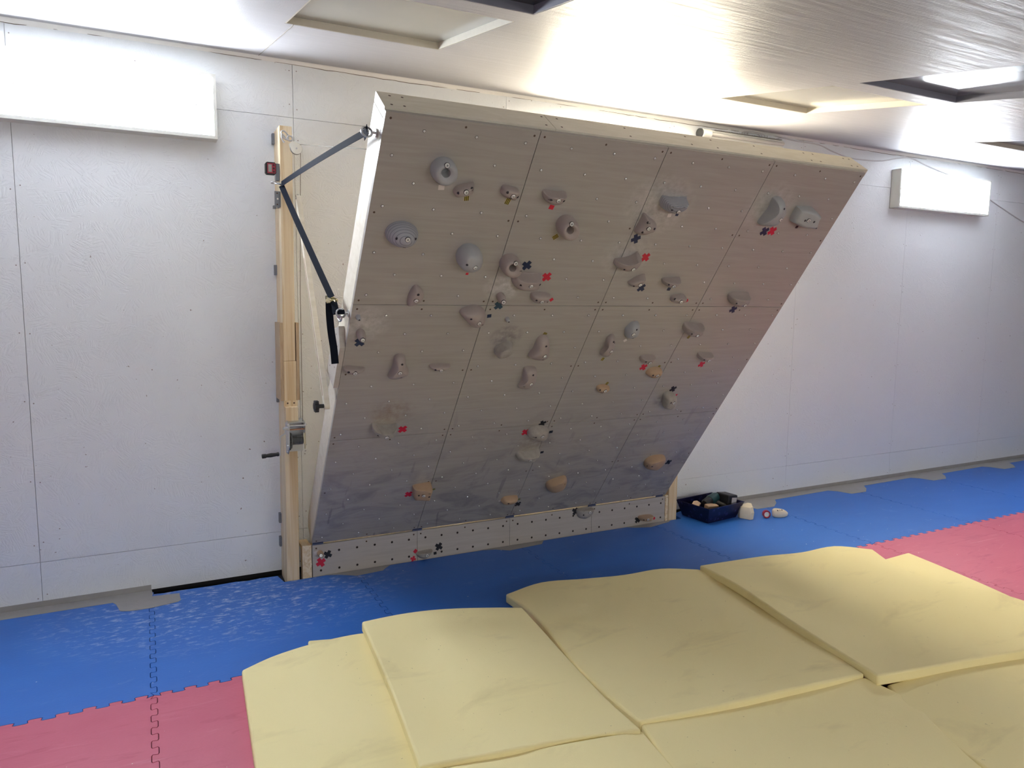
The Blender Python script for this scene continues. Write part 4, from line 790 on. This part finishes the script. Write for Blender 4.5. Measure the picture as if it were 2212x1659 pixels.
for i,(pl,ty,ma,h,ol,bo,ho,pk,lab) in enumerate(HOLDS):
    t,hit,c=make_hold(BF if pl=='b' else KF,ty,ma,h,ol,bo,ho,pk,lab,seed=i)
    t['group']='climbing holds on the board' if pl=='b' else 'climbing holds on the kickboard'
    if i in (1,2,3,5,8,9,12,15,18,19,21,26,27,29,30,36,38,39,41,43):   # moulded maker's squiggle near the rim
        k=ol[(i*3)%len(ol)]; q=hit((c[0]+(k[0]-c[0])*.62,c[1]+(k[1]-c[1])*.62),.006)
        if q:
            p,nn=q; mb=MB(); a=V((1,0,0)); a=(a-nn*a.dot(nn)).normalized(); b=nn.cross(a)
            for s,(e0,e1) in enumerate((((-.006,-.003),(-.004,.003)),((-.004,.003),(-.001,-.002)),((.001,.003),(.004,.003)),((.0015,0),(.0045,-.003)),((.001,.003),(.001,-.003)))):
                mb.tube([p+nn*.0006+a*e0[0]+b*e0[1],p+nn*.0006+a*e1[0]+b*e1[1]],.0006,5)
            mb.build('moulded_mark',MK,t)
for pl,(u,v),lab in NUBS:
    M=BF@Matrix.Translation(V((u,v,0))); t=thing('hold_nub',lab,'climbing hold',mat=M,group='screw-on nubs'); ORG[t]=M
    MB().lathe(M@V((0,0,0)),NB,[(0,.0100),(.012,.0096),(.020,.0078),(.023,.0045)],20).build('body',M_HOLD['grey'],t,smooth=45)
    MB().disc(M@V((0.001,-.0015,.0233)),NB,.0036,12).build('socket',MK,t)
# tape marks
def mark(pl,sh,c,P,ro,s,lab,i):
    fr=BF if pl=='b' else KF; M=fr@Matrix.Translation(V((P[0],P[1],.0004+.00004*(i%7))))@Matrix.Rotation(math.radians(ro),4,'Z')
    mb=MB(); th=.0004; mats=[M_TAPE[c]]
    L_=.0205*s; w=.0078*s
    if sh=='x':
        for k,a in enumerate((45,-45)):
            Rz=Matrix.Rotation(math.radians(a),4,'Z'); mb.bb((-L_,-w,.00015*k),(L_,w,th+.00015*k),0,M@Rz)
    elif sh=='sq': mb.bb((-.0098*s,-.0088*s,0),(.0098*s,.0088*s,th),0,M)
    elif sh=='tri': mb.prism([(-.009*s,.008*s),(.009*s,.008*s),(0,-.01*s)],0,th,0,M)
    else:
        mats=[M_TAPE['yellow'],M_TAPE['black']]; mb.bb((-.0098*s,-.0125*s,0),(.0098*s,.0125*s,th),0,M)
        for x in (-.0065,0,.0065): mb.bb((x*s-.0018*s,-.0128*s,th),(x*s+.0018*s,.0128*s,th+.0002),1,M)
    nm={'x':'tape_cross','sq':'tape_patch','tri':'tape_patch','stripes':'striped_tape'}[sh]
    props(mb.build(nm,mats,frame=M),lab,'tape',{'x':'tape crosses marking the holds','sq':'tape patches marking the holds','tri':'tape patches marking the holds','stripes':'striped tapes marking the holds'}[sh])
for i,m in enumerate(MARKS): mark(*m,i)
# ------------------------------------------------------------------ left post and its hardware
def ln(x,z): return x+.0088*z      # the post leans by half a degree
def lean(mb):
    mb.v=[V((p.x+.0088*p.z,p.y,p.z)) for p in mb.v]; return mb
post=thing('wooden_post',"pale timber post beside the board's left edge carrying the winch",'post',(.916,-.085,-.03))
lean(MB().bb((.883,-.170,1.158),(.943,-.0005,2.318))).build('upper_beam',M_PINE,post,bevel=.003)
lean(MB().bb((.883,-.170,-.03),(.947,-.0005,1.1575))).build('lower_beam',M_PINE,post,bevel=.003)
M_PLYV=m_ply('plywood_strip',(196,174,142),(170,146,116),(30,30,3),rough=.6)
lean(MB().bb((.868,-.172,.955),(.8825,-.02,1.352))).build('side_plate',M_PLYV,post)
lean(MB().bb((.9475,-.172,.955),(.9620,-.02,1.352))).build('side_plate',M_PLYV,post)
for z in (2.28,1.62,.955,.30,.17):
    mb=MB(); mb.bb((.871,-.03,z-.026),(.8825,-.0006,z+.026))
    lean(mb).build('angle_bracket',plain('bracket_steel',(128,132,138),.5,.7) if z==2.28 else bpy.data.materials['bracket_steel'],post)
mb=MB(); mb.bb((.868,-.05,1.93),(.8825,-.02,1.945)); mb.bb((.9455,-.10,2.05),(.9495,-.07,2.14)); mb.bb((.9455,-.10,1.84),(.9495,-.07,1.92))
lean(mb).build('angle_bracket',bpy.data.materials['bracket_steel'],post)
mb=MB(); mb.bb((.8545,-.174,1.925),(.879,-.171,2.0)); 
mb.disc(V((.867,-.1744,1.99)),(0,-1,0),.004,10,1);mb.disc(V((.867,-.1744,1.936)),(0,-1,0),.004,10,1);mb.disc(V((.869,-.1744,1.963)),(0,-1,0),.0045,12,2)
mb.bb((.877,-.174,1.925),(.8835,-.10,2.0)); lean(mb).build('latch_plate',[bpy.data.materials['bracket_steel'],M_HOLE,M_WHITE],post)
rp=thing('wooden_post',"pale timber post at the board's right end behind the kickboard",'post',(3.40,-.085,-.03))
MB().bb((3.392,-.170,-.03),(3.462,-.0005,2.20)).build('beam',M_PINE,rp,bevel=.003)

# winch
M_SP=plain('spool_steel',(150,152,150),.35,.9); M_GEAR=plain('gear_steel',(84,82,78),.5,.8)
wn=thing('hand_winch',"silver hand winch bolted to the left post with crank and black grip",'winch',(ln(.925,.78),-.20,.78))
L=lambda x,y,z:V((ln(x,z),y,z))
mb=MB(); mb.bb((.885,-.200,.846),(.948,-.1715,.925)); lean(mb).build('mounting_block',M_PINE,wn,bevel=.003)
mb=MB(); mb.bb((.881,-.1755,.926),(.951,-.1715,.955)); mb.disc(V((.900,-.1759,.942)),(0,-1,0),.0045,10,1); mb.disc(V((.932,-.1759,.942)),(0,-1,0),.0045,10,1); lean(mb).build('mounting_plate',[M_PINE,M_HOLE],wn)
mb=MB()
PR=[(-.175,.862),(-.255,.850),(-.268,.835),(-.268,.73),(-.235,.69),(-.175,.69)]
for x0,x1 in ((.888,.892),(.968,.972)):
    n=len(PR); vs=[L(x0,y,z) for y,z in PR]+[L(x1,y,z) for y,z in PR]
    if x0>.95: vs=[L(x0,y,z) for y,z in [(-.175,.862),(-.255,.850),(-.268,.835),(-.262,.80),(-.2,.79),(-.175,.79)]]+[L(x1,y,z) for y,z in [(-.175,.862),(-.255,.850),(-.268,.835),(-.262,.80),(-.2,.79),(-.175,.79)]]
    mb.add(vs,[tuple(range(n)),tuple(range(n,2*n))[::-1]]+[(i,(i+1)%n,n+(i+1)%n,n+i) for i in range(n)])
mb.bb(L(.888,-.1755,.69),L(.972,-.1715,.862)); mb.bb(L(.892,-.25,.850),L(.968,-.176,.854))
mb.build('housing',M_STEEL,wn,smooth=30)
mb=MB()
mb.cyl(L(.886,-.255,.836),L(.974,-.255,.836),.006,12); mb.cyl(L(.886,-.25,.817),L(.974,-.25,.817),.0035,10,1)
for y,z in ((-.262,.842),(-.25,.735),(-.235,.70)): mb.cyl(L(.880,y,z),L(.888,y,z),.0055,6); mb.cyl(L(.972,y,z),L(.978,y,z),.004,6)
mb.build('cross_rod',[M_STEEL,plain('copper_rod',(196,140,110),.35,.9)],wn,smooth=40)
mb=MB(); c0=L(.900,-.232,.752)
prof=[(0,.040),(.003,.040),(.004,.018)]
for k in range(9): prof+=[(.006+k*.006,.020),(.009+k*.006,.0232)]
mb.lathe(L(.902,-.232,.757),(1,0,0),prof+[(.062,.018)],26)
mb.build('cable_drum',M_SP,wn,smooth=30)
mb=MB(); mb.lathe(L(.972,-.234,.757),(.97,-.25,.0),[(0,.046),(.0022,.046)],28); mb.build('drum_flange',M_BRASSY,wn,smooth=30)
mb=MB(); n=40; P=[]
for k in range(n*2):
    r=.047 if k%2 else .0435; a=k*PI/n; P.append((r*math.cos(a),r*math.sin(a)))
mb.prism(P,0,.005,0,frame(L(.8935,-.234,.757),V((0,1,0)),V((0,0,1)),V((1,0,0)))); mb.build('gear_wheel',M_GEAR,wn)
mb=MB(); mb.cyl(L(.868,-.25,.825),L(.888,-.25,.825),.009,6); mb.cyl(L(.862,-.25,.825),L(.872,-.25,.825),.006,12)
mb.ribbon([L(.872,-.252,.834),L(.873,-.252,.800),L(.849,-.252,.787),L(.846,-.252,.69)],.014,.003,(0,1,0)); mb.build('crank_arm',M_STEEL,wn,smooth=30)
mb=MB(); mb.lathe(L(.842,-.252,.698),(-1,0,-.06),[(0,.0065),(.002,.0105),(.010,.0105),(.014,.0088),(.04,.0108),(.062,.0088),(.066,.0112),(.082,.0112),(.084,.009)],20); mb.build('grip',M_BLACK,wn,smooth=50)

# pulley
pu=thing('cable_pulley',"white painted pulley block hooked near the top of the left post",'pulley',L(.985,-.21,2.215))
HK_=L(.905,-.19,2.262)
mb=MB()
mb.cyl(L(.905,-.170,2.262),L(.905,-.192,2.262),.004,10)
mb.tube(smooth_path([L(.905,-.190,2.265),L(.892,-.196,2.272),L(.888,-.2,2.258),L(.897,-.2,2.232),L(.900,-.2,2.238)],5),.0032,8)
mb.tube(ringpts(L(.905,-.195,2.268),(1,0,-.6),(0,0,1),.017),.0036,8,closed=True); mb.build('hook',M_STEEL,pu,smooth=50)
mb=MB(); mb.tube(ringpts(L(.928,-.200,2.254),(1,0,0),(0,.25,.95),.013),.0036,8,closed=True); mb.build('swivel_ring',M_STEEL,pu,smooth=50)
ax=V((.70,0,-.72)).normalized(); pc=L(.957,-.203,2.207); sd=V((0,1,0)); wd=ax.cross(sd)
def tear(y):
    o=[]
    for k in range(25):
        a=-PI*.62+k*PI*1.24/24; o.append(pc+ax*(.027*math.cos(a))+wd*(.027*math.sin(a))+sd*y)
    o+=[pc-ax*.038+wd*.011+sd*y,pc-ax*.038-wd*.011+sd*y]; return o
for y in (-.0095,.0075):
    A=tear(y);B=tear(y+.002); n=len(A); MB().add(A+B,[tuple(range(n)),tuple(range(n,2*n))[::-1]]+[(i,(i+1)%n,n+(i+1)%n,n+i) for i in range(n)]).build('cheek_plate',M_WHITE,pu)
MB().lathe(pc+sd*-.006,(0,1,0),[(0,.0285),(.003,.024),(.010,.024),(.013,.0285)],24).build('sheave',M_SP,pu,smooth=40)
MB().cyl(pc+sd*-.013,pc+sd*-.0094,.0045,6).build('axle_bolt',M_STEEL,pu)
# winch cable, up over the pulley and across to the board
cb=[L(.962,-.236,.778),L(.962,-.235,.90),L(.962,-.225,1.5),pc+V((.020,-.0,-.018)),pc+V((.0215,0,.004)),pc+V((.014,0,.018))]
mb=MB(); mb.tube([cb[0],cb[1],cb[2],cb[3]],.0016,6); mb.tube(smooth_path(cb[3:]+[pc+V((.022,-.02,.018))],4),.0016,6)
mb.tube([pc+V((.022,-.02,.018)),BF@V((.012,2.16,-.15))],.0016,6)
props(mb.build('winch_cable',plain('wire_rope',(120,118,110),.5,.8),origin=L(.962,-.23,.78)),"thin steel cable running from the winch up over the pulley to the board",'cable')

# angle gauge
ga=thing('angle_gauge',"small red and black digital angle gauge on the left post",'angle gauge',L(.845,-.17,2.10))
gx0,gx1,gz0,gz1=.8135,.866,2.078,2.138; c=.008
P=[(gx0+c,gz0),(gx1-c,gz0),(gx1,gz0+c),(gx1,gz1-c),(gx1-c,gz1),(gx0+c,gz1),(gx0,gz1-c),(gx0,gz0+c)]
F=frame(V((0,0,0)),V((1,0,0)),V((0,0,1)),V((0,-1,0)))
lean(MB().prism(P,.145,.172,0,F)).build('case',M_BLACK,ga,bevel=.002)
P2=[(gx0+.010,gz0+.006),(gx1-.006,gz0+.006),(gx1-.004,gz0+.010),(gx1-.004,gz1-.010),(gx1-.006,gz1-.006),(gx0+.010,gz1-.006)]
lean(MB().prism(P2,.1722,.1735,0,F)).build('face_plate',M_REDP,ga)
lean(MB().prism([(gx0+.014,gz0+.012),(gx1-.022,gz0+.012),(gx1-.022,gz1-.012),(gx0+.014,gz1-.012)],.1737,.1743,0,F)).build('display',M_LCD,ga)
for z in (2.092,2.108,2.124): lean(MB().lathe(V((gx1-.0125,-.1735,z)),(0,-1,0),[(0,.0052),(.001,.0048)],12)).build('button',plain('gauge_button',(60,24,40),.4),ga)
lean(MB().bb((.866,-.160,2.055),(.8825,-.12,2.135))).build('magnet_foot',bpy.data.materials['bracket_steel'],ga)

# ratchet strap
st=thing('ratchet_strap',"black ratchet strap running from the board round the post's snap hook and back",'strap',L(.885,-.19,2.03))
HKp=L(.878,-.195,2.028)
mb=MB(); mb.tube(ringpts(L(.870,-.192,2.034),(1,0,-.12),(0,1,.3),.016),.0032,8,closed=True); mb.tube(ringpts(L(.852,-.175,2.040),(1,0,.1),(0,1,-.2),.012),.003,8,closed=True)
mb.cyl(L(.862,-.15,2.04),L(.884,-.15,2.04),.004,8); mb.build('snap_hook',M_STEEL,st,smooth=50)
BK=V((.965,-.955,1.470))
def bow(a,b,s,n=10): return [a.lerp(b,k/n)+V((0,0,-s*4*(k/n)*(1-k/n))) for k in range(n+1)]
mb=MB()
mb.ribbon(bow(HKp+V((.006,-.004,.004)),EY1+V((-.006,.008,.0)),-.006),.026,.0016,(0,.35,1)); mb.ribbon([EY1+V((-.005,.01,-.002)),EY1+V((-.006,-.008,.012)),EY1+V((-.004,-.016,-.002)),EY1+V((-.008,.02,-.016))],.024,.0016,(0,.5,.8))
mb.build('upper_webbing',M_WEB,st)
mb=MB(); mb.ribbon(bow(HKp+V((.006,-.006,-.004)),BK+V((0,.004,.012)),.004),.027,.0016,(.88,-.23,.44)); mb.build('lower_webbing',M_WEB,st)
mb=MB(); mb.ribbon(smooth_path([BK+V((.004,-.01,-.004)),BK+V((.004,-.035,-.025)),BK+V((.002,-.062,-.052)),EY2+V((-.002,.004,.012)),EY2+V((-.004,-.008,-.004))],4),.026,.0018,(.9,-.2,.3)); mb.build('short_webbing',M_WEB,st)
mb=MB(); mb.ribbon(smooth_path([BK+V((-.004,.03,-.008)),BK+V((-.003,.032,-.06)),BK+V((-.001,.018,-.13)),BK+V((.002,-.010,-.20)),BK+V((.002,-.03,-.26))],5),.030,.0016,[V((.92,-.3,0))]*21); mb.build('loose_tail',M_WEB,st)
mb=MB()
mb.cyl(BK+V((-.014,.046,.010)),BK+V((.014,.046,.010)),.009,12); mb.cyl(BK+V((-.015,.034,-.006)),BK+V((.015,.034,-.006)),.008,12)
for s in (-.014,.012):
    mb.add([BK+V((s,.055,.016)),BK+V((s,-.04,.006)),BK+V((s,-.044,-.006)),BK+V((s,.04,-.014)),BK+V((s+.002,.055,.016)),BK+V((s+.002,-.04,.006)),BK+V((s+.002,-.044,-.006)),BK+V((s+.002,.04,-.014))],[(0,1,2,3),(7,6,5,4),(0,4,5,1),(1,5,6,2),(2,6,7,3),(3,7,4,0)])
mb.cyl(BK+V((-.016,-.034,0)),BK+V((.016,-.034,0)),.004,8); mb.tube([BK+V((0,-.04,0)),BK+V((.0,-.058,-.006)),BK+V((0,-.066,.004))],.0016,6)
mb.build('ratchet_buckle',M_BRASSY,st,smooth=40)
mb=MB(); cc=EY2+V((-.008,0,-.014)); mb.tube([cc+V((0,.030*math.cos(a),.022*math.sin(a)+.004)) for a in [PI+k*PI/12 for k in range(13)]],.004,8); mb.cyl(cc+V((0,-.030,.004)),cc+V((0,.030,.004)),.0035,8); mb.build('d_ring',M_STEEL,st,smooth=50)

# strut
su=thing('support_strut',"slim wooden strut slanting from the post down to the board's brace plate",'strut',(.97,-.25,1.95))
A=V((ln(.957,1.95),-.235,1.965)); B=BF@V((-.045,1.075,-.03)); B=V((.966,-.815,1.012)); dr=(B-A).normalized(); wv=dr.cross(V((1,0,0))).normalized(); hw=.016
mb=MB(); P=[]
ln_=(B-A).length
for k in range(13): a=-PI/2+k*PI/12; P.append((ln_+hw*math.cos(a),hw*math.sin(a)))
P+=[(0,hw),(-.02,0),(0,-hw)]
FM=frame(A,dr,wv,V((1,0,0)) if dr.cross(wv).x>0 else V((-1,0,0)))
mb.prism(P,-.011,.011,0,FM); mb.prism([(.35,-.006),(ln_-.05,-.006),(ln_-.05,.006),(.35,.006)],.0112,.0116,1,FM); mb.prism([(.35,-.006),(ln_-.05,-.006),(ln_-.05,.006),(.35,.006)],-.0116,-.0112,1,FM)
mb.build('bar',[M_PLYR,M_EDGE],su,bevel=.001)
mb=MB(); mb.lathe(B+V((-.0125,0,0)),(-1,0,0),[(0,.009),(.022,.009),(.023,.020),(.030,.024),(.040,.022),(.044,.014)],22)
for k in range(6):
    a=k*PI/3; mb.cyl(B+V((-.0365,.019*math.cos(a),.019*math.sin(a))),B+V((-.0525,.019*math.cos(a),.019*math.sin(a))),.0085,10)
mb.build('knob',M_BLACK,su,smooth=40)
mb=MB(); mb.cyl(A+V((-.014,0,0)),A+V((.014,0,0)),.006,10); mb.bb(A+V((-.003,.0,-.02)),A+V((.003,.062,.02))); mb.build('pivot',M_STEEL,su)

# ------------------------------------------------------------------ basket and what lies around
ba=thing('basket',"navy patterned card basket on the blue mat by the wall",'basket',(3.71,-.21,0))
rim=[(3.512,-.105),(3.556,-.385),(3.905,-.345),(3.868,-.062)]; base=[(3.560,-.118),(3.588,-.345),(3.866,-.312),(3.835,-.085)]; RZ=.112
def inset(Q,d):
    cx,cy=cen(Q); return [(cx+(x-cx)*(1-d),cy+(y-cy)*(1-d)) for x,y in Q]
o_=[V((*a,RZ)) for a in rim]; b_=[V((*a,.001)) for a in base]; oi=[V((*a,RZ)) for a in inset(rim,.022)]; bi=[V((*a,.004)) for a in inset(base,.03)]
mb=MB(); fs=[(3,2,1,0)]
vs=b_+o_+oi+bi
for i in range(4):
    j=(i+1)%4; fs+=[(i,j,4+j,4+i),(4+i,4+j,8+j,8+i),(8+i,8+j,12+j,12+i)]
fs.append((12,13,14,15)); mb.add(vs,fs); mb.build('tray',m_basket(),ba)
MB().tube([V((*a,RZ)) for a in rim],.0028,6,closed=True).build('rim',plain('navy_rim',(20,20,60),.5),ba)
# drill
dr_=thing('cordless_drill',"black and teal cordless drill lying in the navy basket",'drill',(3.72,-.22,.05))
a=V((3.640,-.245,.105)); b=V((3.79,-.20,.128)); ax_=(b-a).normalized()
MB().lathe(a,ax_,[(0,.020),(.01,.029),(.055,.032),(.06,.031)],20).build('chuck',M_BLACK,dr_,smooth=40)
MB().lathe(a+ax_*.06,ax_,[(0,.033),(.02,.036),(.075,.035),(.10,.027)],20).build('motor_housing',plain('teal_plastic',(24,62,66),.4),dr_,smooth=40)
mb=MB(); mb.cyl(a+ax_*.115+V((0,-.01,-.02)),V((3.80,-.29,.075)),.020,14,r2=.021); mb.build('handle',M_BLACK,dr_,smooth=40)
RB=Euler((0,.12,.12)).to_matrix()
bt=MB().box((3.835,-.245,.112),(.098,.115,.086),0,rot=RB).build('battery',M_BLACK,dr_,bevel=.009)
mb=MB(); mb.box(V((3.835,-.245,.112))+RB@V((.012,-.0582,.004)),(.050,.0008,.044),0,rot=RB); mb.build('battery_label',plain('label_grey',(188,188,192),.4),bt)
for c_,s_,r_,lab in (((3.665,-.285,.088),(.090,.050,.040),(.1,.05,-.12),"pale wooden block at the front inside the basket"),((3.600,-.20,.088),(.07,.05,.04),(.5,-.2,.5),"pale wooden wedge at the left inside the basket")):
    R_=Euler(r_).to_matrix(); mb=MB(); mb.prism([(-.5,-.5),(.5,-.5),(.5,.2),(.1,.5),(-.5,.4)],-.5,.5); mb.v=[R_@V((p.x*s_[0],p.y*s_[1],p.z*s_[2]))+V(c_) for p in mb.v]
    props(mb.build('wooden_block',M_HOLD['tan'],origin=c_,bevel=.006),lab,'wooden block','wooden blocks in the basket')
# loose things right of the basket
M_PALE=plain('pale_wood_hold',(224,212,186),.6,noise=.08,ns=26,bump=.3)
P=[(-.052,.0),(-.020,-.062),(.006,-.064),(.030,-.03),(.056,.004),(.048,.034),(-.040,.034)]
cw=V((3.925,-.345,0)); t=thing('climbing_hold',"pale angular wooden hold lying just right of the basket",'climbing hold',cw,group='loose wooden holds on the mat')
mb=MB(); n=len(P); vs=[cw+V((x*1.05,y,.001)) for x,y in P]+[cw+V((x*1.12,y*1.1,.05)) for x,y in P]+[cw+V((x*.92,y*.9,.088+.10*x)) for x,y in P]
mb.add(vs,[tuple(range(n))[::-1],tuple(range(2*n,3*n))]+[(k*n+i,k*n+(i+1)%n,(k+1)*n+(i+1)%n,(k+1)*n+i) for k in (0,1) for i in range(n)])
mb.build('body',M_PALE,t,bevel=.003,smooth=25)
for k in range(3): 
    c_=cw+V((.022+.016*k,-.052+.020*k,.052)); nn=V((.76,-.62,.1)).normalized(); MB().disc(c_+nn*.003,nn,.0036,10).build('screw_hole',MK,t)
t=thing('tape_roll',"small red tape roll standing between the two loose holds",'tape roll',(4.045,-.415,0))
F_=V((-.45,-.89,0)).normalized(); ct=V((4.045,-.415,.0275)) 
mb=MB(); mb.lathe(ct-F_*.010,F_,[(0,.0165),(0,.0265),(.020,.0265),(.020,.0165)],28,closed=True); mb.build('tape_winding',M_TAPE['red'],t,smooth=40)
mb=MB(); mb.disc(ct+F_*.004,F_,.0165,20); mb.lathe(ct-F_*.0105,F_,[(0,.0150),(0,.0172),(.021,.0172),(.021,.0150)],28,closed=True); mb.lathe(ct+F_*.0101,F_,[(0,.024),(0,.0268),(.0012,.0268),(.0012,.024)],28,mi=1,closed=True); mb.build('core',[M_WHITE,M_BLACK],t,smooth=40)
ch=V((4.165,-.425,0)); t=thing('climbing_hold',"pale sculpted wooden hold lying right of the red tape roll",'climbing hold',ch,group='loose wooden holds on the mat')
mb=MB(); vs=[];n=24;Sx=[(0,.0,.80),(.006,0,.95),(.022,0,1.0),(.040,-.006,.93),(.050,-.012,.72),(.053,-.014,.35),(.0535,-.014,.08)]
for z,ox,s in Sx:
    for k in range(n):
        a_=k*2*PI/n; vs.append(ch+V((.064*s*math.cos(a_)+ox-.02*math.cos(2*a_)*s*.15,.040*s*math.sin(a_),z+(.010 if z>.03 else 0)*(-math.cos(a_))*s+.0005)))
m=len(Sx); mb.add(vs,[tuple(range(n))[::-1],tuple((m-1)*n+i for i in range(n))]+[(j*n+i,j*n+(i+1)%n,(j+1)*n+(i+1)%n,(j+1)*n+i) for j in range(m-1) for i in range(n)]); mb.build('body',M_PALE,t,smooth=45)
for k in range(3): 
    p_=V((4.115+.018*k,-.448-.002*k,.052)); MB().lathe(p_,(-.2,-.45,.8),[(0,.0046),(.0012,.0046)],10).build('screw_hole',MK,t)
mb=MB(); mb.cyl((3.862,-.29,.012),(3.882,-.296,.013),.005,10); mb.lathe(V((3.852,-.287,.012)),(1,-.3,0),[(0,.009),(.006,.009)],14); props(mb.build('bolt',plain('dark_bolt',(50,60,80),.4,.6),origin=(3.866,-.29,.003)),"small dark bolt lying against the angular hold",'bolt')
# black strap end behind the basket
mb=MB(); mb.ribbon(smooth_path([(3.80,-.036,.03),(3.92,-.034,.022),(4.04,-.036,.014),(4.10,-.06,.004)],5),.014,.003,(0,0,1)); props(mb.build('plastic_strip',M_BLACK,origin=(3.95,-.035,.004)),"black strip lying between the basket and the wall",'strip')
# ------------------------------------------------------------------ camera, world, view
f_,yaw,pit,rol=1569.5542,.46699699,.11536211,.00953869
cyw,syw=math.cos(yaw),math.sin(yaw); fw=V((syw*math.cos(pit),cyw*math.cos(pit),-math.sin(pit))); r=V((cyw,-syw,0)); u=r.cross(fw)
r2=math.cos(rol)*r+math.sin(rol)*u; u2=-math.sin(rol)*r+math.cos(rol)*u
cd=bpy.data.cameras.new('camera'); co=bpy.data.objects.new('camera',cd); COL.objects.link(co); co.matrix_world=frame(cam,r2,u2,-fw)
cd.sensor_fit='HORIZONTAL'; cd.sensor_width=36; cd.lens=f_/2212*36; cd.clip_start=.02
scene.camera=co
w=bpy.data.worlds.new('world'); scene.world=w; w.use_nodes=True; w.node_tree.nodes['Background'].inputs[0].default_value=(.5,.5,.5,1); w.node_tree.nodes['Background'].inputs[1].default_value=.02
vs_=scene.view_settings; scene.display_settings.display_device='sRGB'; vs_.view_transform='Standard'; vs_.look='None'; vs_.gamma=1; vs_.use_curve_mapping=False; vs_.exposure=EXPO
scene.cycles.max_bounces=10; scene.cycles.diffuse_bounces=6; scene.cycles.glossy_bounces=4
